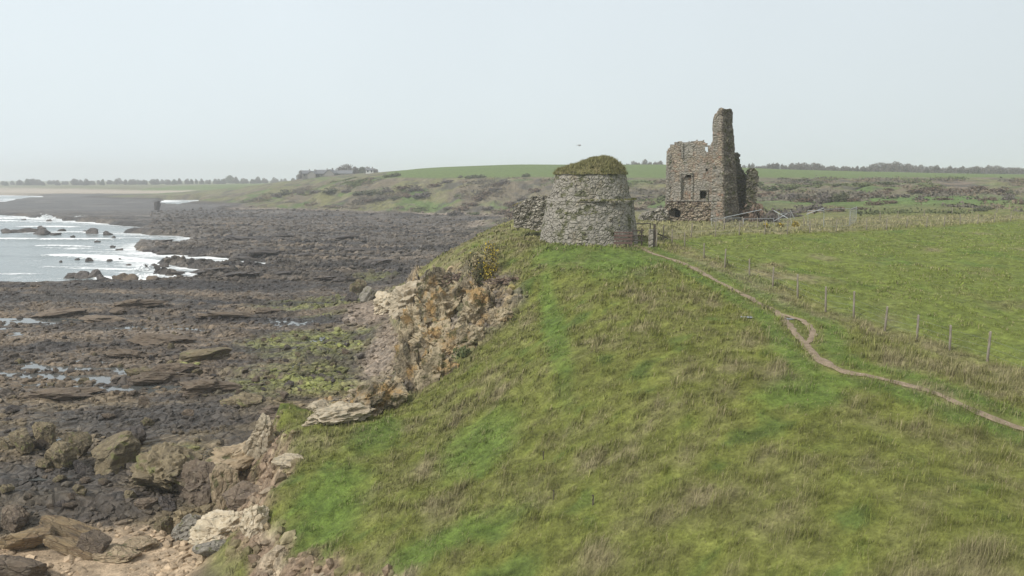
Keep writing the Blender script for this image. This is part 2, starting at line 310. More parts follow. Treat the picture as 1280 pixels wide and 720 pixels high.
# -- cliff and bank
cc = np.zeros(GX.shape+(3,))+np.array([.32,.25,.155])
cc = lerpc(cc, (.17,.145,.115), sm(.2,.6,gid))
cc = lerpc(cc, (.36,.24,.11), sm(.2,.5,fbm(GX/2.5, GY/2.5, 3, 80.))*.7)
cc = lerpc(cc, (.15,.15,.07), sm(.1,.5,fbm(GX/1.6, GY/1.6, 3, 84.))*.8)
cb = np.zeros(GX.shape+(3,))+np.array([.24,.175,.12]); cb = lerpc(cb, (.38,.31,.22), sm(0,.4,N2)); cb = lerpc(cb, (.13,.12,.055), sm(.1,.5,fbm(GX/1.2,GY/1.2,2,90)))
landm = 1-GSH
colr = cs*(1-landm[...,None])+cg*landm[...,None]
colr = colr*(1-cliff[...,None])+cc*cliff[...,None]
colr = colr*(1-bank[...,None])+cb*bank[...,None]
colr = lerpc(colr, (.40,.345,.275), sm(760,820,GY)*(1-sm(4.,5.5,GZ0))*(GX < -100)*(1-GSH))
rockm = np.clip(np.maximum(np.maximum(GSH, cliff), bank)-np.clip(sand*1.5,0,1)*.9, 0, 1)
wetm = np.clip(GSH*(1-sm(1.1,1.5,GZ0)), 0, 1)
# ------------------------------------------------------------------ helpers : materials
class M_:
    def __init__(s, name):
        s.m = bpy.data.materials.new(name); s.m.use_nodes = True; s.t = s.m.node_tree; s.t.nodes.clear()
        s.o = s.n('ShaderNodeOutputMaterial'); s.b = s.n('ShaderNodeBsdfPrincipled'); s.l(s.b.outputs[0], s.o.inputs[0])
        s.b.inputs['Roughness'].default_value = .9; s.b.inputs['Specular IOR Level'].default_value = .25
    def n(s, k, **kw):
        x = s.t.nodes.new(k)
        for a, v in kw.items(): setattr(x, a, v)
        return x
    def l(s, a, b): s.t.links.new(a, b)
    def co(s, obj=False, scale=(1,1,1)):
        c = s.n('ShaderNodeTexCoord') if obj else s.n('ShaderNodeNewGeometry'); mp = s.n('ShaderNodeMapping'); mp.inputs['Scale'].default_value = scale
        s.l(c.outputs['Object' if obj else 'Position'], mp.inputs[0]); return mp.outputs[0]
    def noise(s, v, sc, det=4, rough=.55):
        x = s.n('ShaderNodeTexNoise'); x.inputs['Scale'].default_value = sc; x.inputs['Detail'].default_value = det; x.inputs['Roughness'].default_value = rough; s.l(v, x.inputs['Vector']); return x.outputs[0]
    def vor(s, v, sc, feat='F1', out='Distance', rnd=1):
        x = s.n('ShaderNodeTexVoronoi', feature=feat); x.inputs['Scale'].default_value = sc; x.inputs['Randomness'].default_value = rnd; s.l(v, x.inputs['Vector']); return x.outputs[out]
    def mr(s, v, a, b, c=0, d=1):
        x = s.n('ShaderNodeMapRange'); [x.inputs[i+1].__setattr__('default_value', w) for i, w in enumerate((a, b, c, d))]; s.l(v, x.inputs[0]); return x.outputs[0]
    def mixc(s, f, a, b, bt='MIX'):
        x = s.n('ShaderNodeMix', data_type='RGBA', blend_type=bt)
        for i, w in ((0, f), (6, a), (7, b)):
            if isinstance(w, (int, float)): x.inputs[i].default_value = w
            elif isinstance(w, tuple): x.inputs[i].default_value = tuple(w)+(1,)
            else: s.l(w, x.inputs[i])
        return x.outputs[2]
    def attr(s, nm):
        x = s.n('ShaderNodeAttribute'); x.attribute_name = nm; return x
    def math(s, op, a, b=0.):
        x = s.n('ShaderNodeMath', operation=op)
        for i, w in ((0, a), (1, b)):
            if isinstance(w, (int, float)): x.inputs[i].default_value = w
            else: s.l(w, x.inputs[i])
        return x.outputs[0]
    def scale(s, c, f):
        x = s.n('ShaderNodeVectorMath', operation='SCALE'); s.l(c, x.inputs[0]); s.l(f, x.inputs['Scale']); return x.outputs[0]
    def bump(s, h, dist, strength=1.):
        x = s.n('ShaderNodeBump'); x.inputs['Distance'].default_value = dist; x.inputs['Strength'].default_value = strength; s.l(h, x.inputs['Height']); s.l(x.outputs[0], s.b.inputs['Normal']); return x
    def base(s, c, rough=None):
        if isinstance(c, tuple): s.b.inputs['Base Color'].default_value = tuple(c)+(1,)
        else: s.l(c, s.b.inputs['Base Color'])
        if rough is not None:
            if isinstance(rough, (int, float)): s.b.inputs['Roughness'].default_value = rough
            else: s.l(rough, s.b.inputs['Roughness'])
        return s
def mat_ground():
    m = M_('ground_cover'); v = m.co(); at = m.attr('tint'); rk = m.attr('rocky').outputs['Fac']; wt = m.attr('wet').outputs['Fac']
    n1 = m.noise(v, 2.2, 6, .62); n2 = m.noise(v, .55, 5); n3 = m.noise(v, 9, 3)
    f = m.mr(n1, .3, .7, .62, 1.38); f2 = m.mr(n2, .3, .7, .78, 1.22); f3 = m.mr(n3, .3, .7, .8, 1.2)
    c = m.scale(m.scale(m.scale(at.outputs['Color'], f), f2), f3)
    e1 = m.vor(v, 1.1, 'DISTANCE_TO_EDGE'); cr = m.math('MULTIPLY', m.mr(e1, 0, .07, 1, 0), rk)
    c = m.mixc(m.math('MULTIPLY', cr, .3), c, (.04,.036,.032))
    vc = m.n('ShaderNodeTexVoronoi'); vc.inputs['Scale'].default_value = 2.6; m.l(v, vc.inputs['Vector']); sx = m.n('ShaderNodeSeparateColor'); m.l(vc.outputs['Color'], sx.inputs[0])
    st = m.math('MULTIPLY', m.mr(sx.outputs[0], 0, 1, -.32, .38), rk); c = m.scale(c, m.math('ADD', st, 1.))
    r = m.math('SUBTRACT', .92, m.math('MULTIPLY', wt, .42))
    m.base(c, r)
    h = m.math('ADD', m.math('MULTIPLY', n1, .6), m.math('ADD', m.math('MULTIPLY', m.mr(e1, 0, .15), m.math('MULTIPLY', rk, .6)), m.math('MULTIPLY', n3, .25)))
    m.bump(h, .22, .9); return m.m
def mat_grass(k=1.):
    m = M_('grass_blades'); at = m.attr('tint'); m.b.inputs['Specular IOR Level'].default_value = .15
    c = m.scale(at.outputs['Color'], m.mr(m.noise(m.co(), 3, 3), .3, .7, .8*k, 1.2*k)); m.base(c, .8)
    g = m.n('ShaderNodeNewGeometry'); x = m.n('ShaderNodeVectorMath', operation='MULTIPLY_ADD'); m.l(g.outputs['Normal'], x.inputs[0]); x.inputs[1].default_value = (.55,.55,.35); x.inputs[2].default_value = (0,0,.8)
    nn = m.n('ShaderNodeVectorMath', operation='NORMALIZE'); m.l(x.outputs[0], nn.inputs[0]); m.l(nn.outputs[0], m.b.inputs['Normal'])
    return m.m
def mat_rock(name, c1, c2, c3, sc=1.2, rough=.85, strata=0., lich=None, crack=.22):
    m = M_(name); v = m.co(True); oi = m.n('ShaderNodeObjectInfo')
    n1 = m.noise(v, 1.3*sc, 6, .6); n2 = m.noise(v, 6*sc, 5, .6); wv = m.n('ShaderNodeTexNoise'); wv.inputs['Scale'].default_value = 1.6*sc; wv.inputs['Detail'].default_value = 4; m.l(v, wv.inputs['Vector']); wa = m.n('ShaderNodeVectorMath', operation='MULTIPLY_ADD'); m.l(wv.outputs['Color'], wa.inputs[0]); wa.inputs[1].default_value = (.9,.9,.9); m.l(v, wa.inputs[2]); e1 = m.vor(wa.outputs[0], 1.5*sc, 'DISTANCE_TO_EDGE')
    c = m.mixc(m.mr(n1, .35, .65), c1, c2); c = m.mixc(m.mr(n2, .5, .68), c, c3)
    if lich: c = m.mixc(m.mr(m.noise(v, 3.1*sc, 5), .56, .64), c, lich)
    if strata:
        w = m.n('ShaderNodeTexWave', wave_type='BANDS', bands_direction='Z'); w.inputs['Scale'].default_value = strata; w.inputs['Distortion'].default_value = 3; w.inputs['Detail'].default_value = 3; m.l(v, w.inputs['Vector'])
        c = m.mixc(m.mr(w.outputs['Fac'], 0, .25, .5, 0), c, (.07,.06,.05))
    c = m.mixc(m.mr(e1, 0, .03, crack, 0), c, (.05,.043,.036))
    c = m.scale(c, m.mr(oi.outputs['Random'], 0, 1, .8, 1.15)); m.base(c, rough)
    m.bump(m.math('ADD', m.math('MULTIPLY', n2, .5), m.math('ADD', n1, m.math('MULTIPLY', m.mr(e1, 0, .1), .3))), .18, .9); return m.m
def mat_stone(name, cols, sc=(2.3,2.3,3.6), mortar=(.26,.25,.22), moss=.5, plaster=0., lich=(.42,.41,.36)):
    m = M_(name); v0 = m.co(True); nz = m.n('ShaderNodeTexNoise'); nz.inputs['Scale'].default_value = 2.2; m.l(v0, nz.inputs['Vector'])
    ad = m.n('ShaderNodeVectorMath', operation='MULTIPLY_ADD'); m.l(nz.outputs['Color'], ad.inputs[0]); ad.inputs[1].default_value = (.22,.22,.16); m.l(v0, ad.inputs[2])
    mp = m.n('ShaderNodeMapping'); mp.inputs['Scale'].default_value = sc; m.l(ad.outputs[0], mp.inputs[0]); v = mp.outputs[0]
    vc = m.n('ShaderNodeTexVoronoi'); vc.inputs['Scale'].default_value = 1; m.l(v, vc.inputs['Vector']); sx = m.n('ShaderNodeSeparateColor'); m.l(vc.outputs['Color'], sx.inputs[0])
    ed = m.vor(v, 1, 'DISTANCE_TO_EDGE')
    rp = m.n('ShaderNodeValToRGB'); rp.color_ramp.interpolation = 'LINEAR'; m.l(sx.outputs[0], rp.inputs[0])
    e = rp.color_ramp.elements; e[0].color = tuple(cols[0])+(1,); e[1].color = tuple(cols[-1])+(1,)
    for i, c in enumerate(cols[1:-1]): q = e.new((i+1)/(len(cols)-1)); q.color = tuple(c)+(1,)
    c = m.scale(rp.outputs[0], m.mr(m.noise(v0, 7, 5), .3, .7, .72, 1.28)); c = m.scale(c, m.mr(m.noise(v0, .7, 4), .3, .7, .8, 1.2))
    c = m.mixc(m.mr(ed, .02, .10, 1, 0), c, mortar)
    c = m.mixc(m.mr(ed, 0, .035, .65, 0), c, (.06,.052,.045))
    c = m.mixc(m.mr(m.noise(v0, 4.3, 5), .58, .68, 0, .8), c, lich)
    if plaster:
        pf = m.mr(m.noise(v0, .55, 5, .6), .52-.1*plaster, .60-.1*plaster); c = m.mixc(m.math('MULTIPLY', pf, .75), c, (.33,.31,.27))
    if moss:
        mf = m.mr(m.noise(v0, 1.1, 6, .65), .60-.06*moss, .68-.06*moss, 0, .85); c = m.mixc(mf, c, (.10,.105,.045))
    hole = m.mr(m.noise(v0, 2.7, 3, .4), .66, .70, 0, .8); c = m.mixc(hole, c, (.045,.04,.035))
    m.base(c, .92)
    h = m.math('ADD', m.mr(ed, 0, .18), m.math('MULTIPLY', m.noise(v0, 9, 4), .7)); h = m.math('SUBTRACT', h, m.math('MULTIPLY', hole, 1.2))
    m.bump(h, .10, 1.); return m.m
def mat_plain(name, c, rough=.8, var=.25, sc=6., metal=0., stretch=(1,1,1), c2=None):
    m = M_(name); v = m.co(True, stretch); n = m.noise(v, sc, 5)
    if c2: cc_ = m.mixc(m.mr(n, .4, .6), c, c2)
    else:
        r = m.n('ShaderNodeRGB'); r.outputs[0].default_value = tuple(c)+(1,); cc_ = r.outputs[0]
    m.base(m.scale(cc_, m.mr(m.noise(v, sc*3, 4), .3, .7, 1-var, 1+var)), rough); m.b.inputs['Metallic'].default_value = metal
    m.bump(n, .02, .5); return m.m
def mat_leaf(name, c1, c2, c3=None, frac=.5, rough=.8):
    m = M_(name); g = m.n('ShaderNodeNewGeometry'); v = m.co(True); n = m.noise(v, 2.5, 3)
    rnd = g.outputs['Random Per Island']; c = m.mixc(m.mr(n, .4, .6), c1, c2)
    if c3: c = m.mixc(m.mr(rnd, frac, frac+.01), c, c3)
    m.base(m.scale(c, m.mr(rnd, 0, 1, .7, 1.3)), rough)
    x = m.n('ShaderNodeVectorMath', operation='MULTIPLY_ADD'); m.l(g.outputs['Normal'], x.inputs[0]); x.inputs[1].default_value = (.8,.8,.7); x.inputs[2].default_value = (0,0,.35)
    nn = m.n('ShaderNodeVectorMath', operation='NORMALIZE'); m.l(x.outputs[0], nn.inputs[0]); m.l(nn.outputs[0], m.b.inputs['Normal']); return m.m
# ------------------------------------------------------------------ helpers : objects
def tag(o, label=None, cat=None, group=None, kind=None):
    if label: o['label'] = label
    if cat: o['category'] = cat
    if group: o['group'] = group
    if kind: o['kind'] = kind
    return o
def np_mesh(name, V, F, mat=None, smooth=True, attrs=None):
    """V (n,3); F list of arrays (k,3) / (k,4)"""
    me = bpy.data.meshes.new(name); V = np.asarray(V, np.float32); F = [np.asarray(f, np.int32) for f in (F if isinstance(F, list) else [F]) if len(f)]
    nl = sum(f.size for f in F); nf = sum(len(f) for f in F)
    me.vertices.add(len(V)); me.vertices.foreach_set('co', V.ravel()); me.loops.add(nl); me.polygons.add(nf)
    me.loops.foreach_set('vertex_index', np.concatenate([f.ravel() for f in F]))
    tot = np.concatenate([np.full(len(f), f.shape[1], np.int32) for f in F]); st = np.r_[0, np.cumsum(tot)[:-1]].astype(np.int32)
    me.polygons.foreach_set('loop_start', st)
    me.polygons.foreach_set('use_smooth', np.full(nf, smooth)); me.update(calc_edges=True)
    for k, a in (attrs or {}).items():
        if a.ndim == 2:
            at = me.attributes.new(k, 'FLOAT_COLOR', 'POINT'); at.data.foreach_set('color', np.c_[a, np.ones(len(a))].astype(np.float32).ravel())
        else:
            at = me.attributes.new(k, 'FLOAT', 'POINT'); at.data.foreach_set('value', a.astype(np.float32))
    if mat: me.materials.append(mat)
    return me
def link(name, me, parent=None, loc=None):
    o = bpy.data.objects.new(name, me); COL.objects.link(o)
    if parent: o.parent = parent
    if loc is not None: o.location = loc
    return o
def empty(name, loc=(0,0,0), rz=0):
    o = bpy.data.objects.new(name, None); COL.objects.link(o); o.location = loc; o.rotation_euler = (0,0,rz); o.empty_display_size = .3; return o
class MB:
    def __init__(s): s.v = []; s.f = []
    def add(s, v, f):
        n = len(s.v); s.v += [tuple(a) for a in v]; s.f += [tuple(i+n for i in q) for q in f]; return s
    def box(s, c, d, rot=None):
        vs_ = [Vector((x*d[0]/2, y*d[1]/2, z*d[2]/2)) for x in (-1,1) for y in (-1,1) for z in (-1,1)]
        if rot: m = Euler(rot).to_matrix(); vs_ = [m @ v for v in vs_]
        return s.add([v+Vector(c) for v in vs_], [(0,1,3,2),(4,6,7,5),(0,4,5,1),(2,3,7,6),(0,2,6,4),(1,5,7,3)])
    def bar(s, a, b, r, n=6, r2=None):
        a = Vector(a); b = Vector(b); d = (b-a).normalized(); u = d.orthogonal().normalized(); w = d.cross(u); r2 = r if r2 is None else r2
        v = [a+(u*math.cos(t)+w*math.sin(t))*r for t in [2*math.pi*i/n for i in range(n)]]+[b+(u*math.cos(t)+w*math.sin(t))*r2 for t in [2*math.pi*i/n for i in range(n)]]
        return s.add(v, [(i, (i+1) % n, n+(i+1) % n, n+i) for i in range(n)]+[tuple(range(n))[::-1], tuple(range(n, 2*n))])
    def plank(s, a, b, w, t):      # board between two points: width up, thickness sideways
        a = Vector(a); b = Vector(b); d = (b-a); h = Vector((0,0,w/2)); nrm = Vector((-d.y, d.x, 0)).normalized()*t/2
        v = [p+i*h+j*nrm for p in (a, b) for i in (-1,1) for j in (-1,1)]
        return s.add(v, [(0,1,3,2),(4,6,7,5),(0,4,5,1),(2,3,7,6),(0,2,6,4),(1,5,7,3)])
    def build(s, name, mat, parent=None, smooth=False, bevel=0):
        me = bpy.data.meshes.new(name); me.from_pydata([tuple(v) for v in s.v], [], s.f); me.materials.append(mat)
        if smooth: me.polygons.foreach_set('use_smooth', [True]*len(me.polygons))
        me.update(); o = link(name, me, parent)
        if bevel:
            b = o.modifiers.new('bevel', 'BEVEL'); b.width = bevel; b.segments = 1
        return o
# ------------------------------------------------------------------ terrain meshes
MG = mat_ground()
ny, nx = GX.shape
idx = np.arange(ny*nx).reshape(ny, nx)
Q = np.stack([idx[:-1,:-1], idx[:-1,1:], idx[1:,1:], idx[1:,:-1]], -1).reshape(-1, 4)
Vall = np.stack([GX, GY, GZ], -1).reshape(-1, 3)
def cellv(A): return (A[:-1,:-1]+A[1:,1:]+A[1:,:-1]+A[:-1,1:]).reshape(-1)/4
c_sh = cellv(GSH); c_cl = cellv(np.maximum(cliff, bank)); c_y = cellv(GY)
c_x = cellv(GX); is_cl = c_cl > .5; is_sh = (c_sh > .5) & ~is_cl & ((c_y < 760) | (c_x > 50)); rest = ~is_cl & ~is_sh
farb = rest & (cellv(beach) > .4)
is_hill = rest & (c_y > 150) & ~farb; is_head = rest & (c_y <= 150) & ~farb
for nm, mk in (('cliff', is_cl), ('foreshore', is_sh), ('hills', is_hill), ('ground', is_head), ('beach', farb)):
    q = Q[mk]
    if not len(q): continue
    u, inv = np.unique(q, return_inverse=True)
    me = np_mesh(nm, Vall[u], inv.reshape(-1, 4), MG, nm not in ('cliff',), {'tint': colr.reshape(-1,3)[u], 'rocky': rockm.ravel()[u], 'wet': wetm.ravel()[u]})
    tag(link(nm, me), {'cliff': 'crumbling ochre and grey rock face below the grass slope', 'foreshore': 'dark rocky foreshore with algae and shingle', 'hills': 'hazy green and brown hillside beyond the headland', 'ground': 'rough grass headland sloping to the shore', 'beach': 'distant sandy beach on the far bay'}[nm], kind='structure')
# ------------------------------------------------------------------ sea
def mat_sea():
    m = M_('sea_water'); v = m.co(False, (.35, 1, 1)); fo = m.attr('foam').outputs['Fac']
    nn = m.noise(m.co(False, (.25,.8,1)), .55, 6, .65); n2 = m.noise(m.co(), 2.2, 4); lace = m.vor(m.co(False, (.5,1,1)), 1.1, 'DISTANCE_TO_EDGE')
    fa = m.mr(m.math('ADD', m.math('ADD', fo, m.math('MULTIPLY', m.math('SUBTRACT', nn, .5), 1.9)), m.mr(lace, 0, .25, .12, -.18)), .42, .85)
    m.base(m.mixc(fa, (.22,.255,.26), (.86,.88,.88)), m.mr(fa, 0, 1, .22, .9)); m.b.inputs['Specular IOR Level'].default_value = .5
    m.bump(m.math('ADD', m.noise(v, .9, 5), m.math('MULTIPLY', n2, .3)), .18, .8); return m.m
SX = axis([(-2590,-260,110,3),(-260,-20,1.1,.7),(-20,40,.8,6)]); SY = axis([(60,120,4,.8),(120,300,.6,1.0),(300,460,1.,3),(460,3190,5,150)])
sx, sy = np.meshgrid(SX, SY); ssd = samp(GSD, sx, sy)
ph = sy+.12*sx+10*pn(sx/70, sy/70)+3*pn(sx/22, sy/22)
def crest(ph, per, sharp): return np.maximum(0, np.cos(2*np.pi*ph/per))**sharp
cam_a = fbm(sx/38, sy/16, 2, 7.)
w1 = crest(ph, 27, 9)*sm(-.25,.25,cam_a+.1); w2 = crest(ph*1.0+9, 13, 5)*sm(-.1,.3,fbm(sx/20, sy/9, 2, 3.))
depthf = sm(1, 14, -ssd)
sz = .8*w1*sm(3,14,-ssd)+.22*w2*depthf+.05*fbm(sx/2.5, sy/1.6, 3)
sz = np.where(sy > 600, 0, sz)
shoal = np.exp(-np.abs(np.minimum(ssd,0))/9.)
mid = np.exp(-(((sx+76)/26)**2+((sy-205)/60)**2))
foam = .60*shoal+1.1*w1*sm(.1,.9,w1)+.40*w2+.5*mid+.34*fbm(sx/14, sy/5, 4, 9.)
foam += .35*1.5*np.exp(-(((sx+170)/75)**2+((sy-345)/30)**2))+.5*(sy > 600)*np.exp(-np.abs(ssd)/40)
idx2 = np.arange(sx.size).reshape(sx.shape); Q2 = np.stack([idx2[:-1,:-1], idx2[:-1,1:], idx2[1:,1:], idx2[1:,:-1]], -1).reshape(-1,4)
o = link('sea', np_mesh('sea', np.stack([sx, sy, sz], -1).reshape(-1,3), Q2, mat_sea(), True, {'foam': foam.ravel()})); tag(o, 'pale grey sea with white surf rolling on to the rocks', kind='structure')
m = M_('pool_water'); m.base((.10,.105,.10), .08); m.b.inputs['Specular IOR Level'].default_value = .6; m.bump(m.noise(m.co(), 3, 3), .01, .3); MPOOL = m.m
def pool(name, pts, z, label):
    me = bpy.data.meshes.new(name); me.from_pydata([(x, y, z) for x, y in pts], [], [tuple(range(len(pts)))]); me.materials.append(MPOOL); tag(link(name, me), label, kind='structure')
_pm = (GX > -60) & (GX < -20) & (GY > 58) & (GY < 90) & (GSH > .9); PLV = float(np.percentile(GZ[_pm], 19))
pool('rock_pool_water', [(-70,60),(-19,60),(-20,84),(-23,96),(-75,96)], PLV, 'still water lying in the hollows of the foreshore')
_pm = (GX > -34) & (GX < -14) & (GY > 43) & (GY < 56) & (GSH > .9); print('pool levels', PLV, np.percentile(GZ[_pm], [5,15,50]))
pool('inlet_water', [(-34,43),(-20,43),(-16,46),(-17,56),(-24,57),(-34,56)], float(np.percentile(GZ[_pm], 7)), 'shallow dark water in the inlet behind the boulders')
# ------------------------------------------------------------------ path
def mat_path():
    m = M_('trodden_earth'); v = m.co(); n = m.noise(v, 3, 6); c = m.mixc(m.mr(n, .35, .65), (.30,.235,.165), (.20,.155,.105)); c = m.mixc(m.mr(m.noise(v, 14, 4), .6, .7), c, (.42,.37,.30)); m.base(c, .95); m.bump(n, .05, .7); return m.m
MPATH = mat_path()
def ribbon(lines, wfn):
    V = []; F = []
    for li, (ln, w0) in enumerate(lines):
        p = smooth_line(ln, 14); t = np.gradient(p, axis=0); t /= np.linalg.norm(t, axis=1)[:,None]; nr = np.c_[-t[:,1], t[:,0]]
        s = np.r_[0, np.cumsum(np.linalg.norm(np.diff(p, axis=0), axis=1))]; b = len(V)
        for i in range(len(p)):
            wl = w0*(1+.6*float(pn(s[i]/1.3, li+.5))+.5*float(pn(s[i]/.4, li+3.5))); wr = w0*(1+.6*float(pn(s[i]/1.3, li+9.5))+.5*float(pn(s[i]/.4, li+7.5)))
            for k in range(5):
                a = -wl+(wl+wr)*k/4; q = p[i]+nr[i]*a; V.append((q[0], q[1], zs(q[0], q[1])+.05+(.012 if li else 0)-(.03 if k in (0,4) else 0)))
        for i in range(len(p)-1):
            for k in range(4): a = b+i*5+k; F.append((a, a+1, a+6, a+5))
    return V, F
V, F = ribbon([(PATH_W, .17), (LOOP_W, .15)], None)
tag(link('path', np_mesh('path', V, np.array(F), MPATH)), 'narrow trodden earth path winding over the headland', kind='structure')
# ------------------------------------------------------------------ grass blades (stuff)
def blades(name, N, region, hfun, seed, label, wmul=1., density=None):
    r = np.random.default_rng(seed)
    y0, y1, ulo, uhi = region
    # uniform over the ground, thinned with distance
    per = 10; nt_ = N*3//per; Yt = r.uniform(y0, y1, nt_); Xt = r.uniform(ulo, uhi, nt_)*(Yt+4)
    keep = r.uniform(size=nt_) < np.clip((y0/Yt)**.6, 0, 1); Xt, Yt = Xt[keep], Yt[keep]; nt_ = len(Xt)
    tv = r.normal(0, 1, nt_); tsz = r.uniform(.04, .15, nt_)*np.clip(Yt/24, 1, 2.2)
    X = np.repeat(Xt, per)+r.normal(0, 1, nt_*per)*np.repeat(tsz, per); Y = np.repeat(Yt, per)+r.normal(0, 1, nt_*per)*np.repeat(tsz, per); TV = np.repeat(tv, per)
    c = samp(np.clip(np.maximum(GSH, cliff*.8), 0, 1), X, Y); bd = samp(bank, X, Y); pd = samp(GPD, X, Y)
    k = ((c < r.uniform(.0, .6, len(X))) | ((samp(cliff, X, Y) > .2) & (fbm(X/1.8, Y/1.8, 3, 95.)+.06*(samp(GZ0, X, Y)-7) > -.02+r.uniform(-.08,.08,len(X))))) & (bd < r.uniform(.2, 1.2, len(X))) & (pd > r.uniform(.14, .3, len(X))) & (samp(GZ0, X, Y) > 2.6)
    cl_ = fbm(X/.9, Y/.9, 2, 33.); k &= cl_ > r.uniform(-.9, .25, len(X))
    if density is not None: k &= density(X, Y, r)
    X, Y, TV = X[k][:N], Y[k][:N], TV[k][:N]; n = len(X)
    # gather blades into tufts
    X = X+0; d = samp(dryf, X, Y); col = samp(colr, X, Y)*(r.uniform(.75, 1.25, n)*np.exp(.17*TV))[:,None]
    dry = r.uniform(size=n) < np.clip(.18+.5*d+.16*TV, .03, .8)*.45; col[dry] = col[dry]*.35+np.array([.30,.25,.155])*.75*r.uniform(.75,1.2,(dry.sum(),1))
    h = hfun(X, Y, d, r)*np.clip(1+.3*TV, .5, 1.8); w = .0045*np.sqrt(Y/20.)*wmul*r.uniform(.7, 1.4, n)*np.clip(Y/22, .8, 4)
    a = r.uniform(0, 2*np.pi, n); wind = np.array([.55, .25]); lean = np.c_[np.cos(a), np.sin(a)]*r.uniform(.15,.75,n)[:,None]+wind*r.uniform(.4,1.3,n)[:,None]*.8
    b = a+r.uniform(.6, 2.5, n); side = np.c_[np.cos(b), np.sin(b), np.zeros(n)]*w[:,None]
    B = np.c_[X, Y, zat(X, Y)-.03]; L3 = np.c_[lean, np.zeros(n)]
    mid = B+L3*(h*.32)[:,None]+np.c_[np.zeros((n,2)), h*.62]; tip = B+L3*(h*.95)[:,None]+np.c_[np.zeros((n,2)), h*(.92-.35*np.minimum(1, np.hypot(lean[:,0], lean[:,1])))]
    V = np.stack([B-side, B+side, mid+side*.8, mid-side*.8, tip], 1).reshape(-1,3); i = np.arange(n)*5
    me = np_mesh(name, V, [np.c_[i,i+1,i+2,i+3], np.c_[i+3,i+2,i+4]], MGR, True, {'tint': np.repeat(col, 5, 0)})
    tag(link(name, me), label, 'grass', kind='stuff')
MGR = mat_grass(1.06)
infield = lambda X, Y: poly_sd(X, Y, FIELD)
blades('rough_grass', 560000, (14, 72, -.72, .76), lambda X, Y, d, r: (.10+.20*np.clip(.45+d, .1, 1.2))*r.uniform(.6,1.35,len(X))*np.where(infield(X,Y) < -.5, .45, 1)*np.where((X > 2) & (Y > 55), .5, 1)*(.65+.9*sm(-.1,.5,pn(X/.85, Y/.8)))*np.where(samp(lush,X,Y) > .5, .7, 1), 11, 'long wind combed grass and dry stems covering the headland slope')
blades('field_grass', 90000, (60, 150, -.2, .76), lambda X, Y, d, r: np.where(infield(X,Y) < 0, .12, .26)*r.uniform(.6,1.4,len(X)), 12, 'short field grass and pale rough stems round the castle', 1.1)
# ------------------------------------------------------------------ rocks
def ico(sub):
    bm = bmesh.new(); bmesh.ops.create_icosphere(bm, subdivisions=sub, radius=1); bm.verts.ensure_lookup_table()
    v = np.array([x.co[:] for x in bm.verts]); f = np.array([[a.index for a in p.verts] for p in bm.faces]); bm.free(); return v, f
ICO = {k: ico(k) for k in (1, 2, 3, 4, 5)}
def n3(v, s, seed): return (pn(v[:,0]*s+seed, v[:,1]*s-seed)+pn(v[:,1]*s+seed*2, v[:,2]*s)+pn(v[:,2]*s-seed, v[:,0]*s+5))/2.2
def rock_verts(seed, sub=3, planes=9, rough=.12, flat=1., boxy=.0, ridge=0.):
    r = np.random.default_rng(seed); v, f = ICO[sub]; v = v.copy()
    if boxy: v = np.sign(v)*np.abs(v)**(1-boxy); v /= np.abs(v).max()
    for i in range(planes):
        n = r.normal(size=3); n[2] *= .7; n /= np.linalg.norm(n); d = r.uniform(.45, .85); t = v @ n; v -= np.outer(np.maximum(0, t-d), n)
    nrm = v/np.linalg.norm(v, axis=1)[:,None]
    v += nrm*(rough*n3(v, 1.7, seed*1.3)+rough*.6*n3(v, 4.2, seed*.7)+(rough*.35*n3(v, 9., seed) if sub > 3 else 0))[:,None]
    if ridge: v -= nrm*(ridge*(np.abs(n3(v, 2.3, seed*.37))*1.2+np.abs(n3(v, 5.1, seed*.91))*.6+np.abs(n3(v, 11., seed*.5))*.3)[:,None])
    v[:,2] *= flat; return v, f
def mat_cliff():
    m = M_('cliff_stone'); v = m.co(); n1 = m.noise(v, .45, 6, .62); n2 = m.noise(v, 1.7, 6, .6); n3_ = m.noise(v, 6, 5, .6); n4 = m.noise(m.co(False, (1,1,.4)), .8, 5, .6)
    c = m.mixc(m.mr(n1, .44, .56), (.25,.205,.14), (.47,.39,.26)); c = m.mixc(m.mr(m.noise(v, .7, 5, .6), .50, .60, 0, .85), c, (.42,.27,.11)); c = m.mixc(m.mr(n4, .53, .60, 0, .9), c, (.11,.095,.065)); c = m.mixc(m.mr(n3_, .60, .70, 0, .6), c, (.55,.49,.38)); c = m.mixc(m.mr(m.noise(v, 2.1, 6, .65), .55, .62, 0, .85), c, (.12,.115,.05))
    m.base(c, .92); m.bump(m.math('ADD', m.math('MULTIPLY', n3_, .6), n2), .35, 1.); return m.m
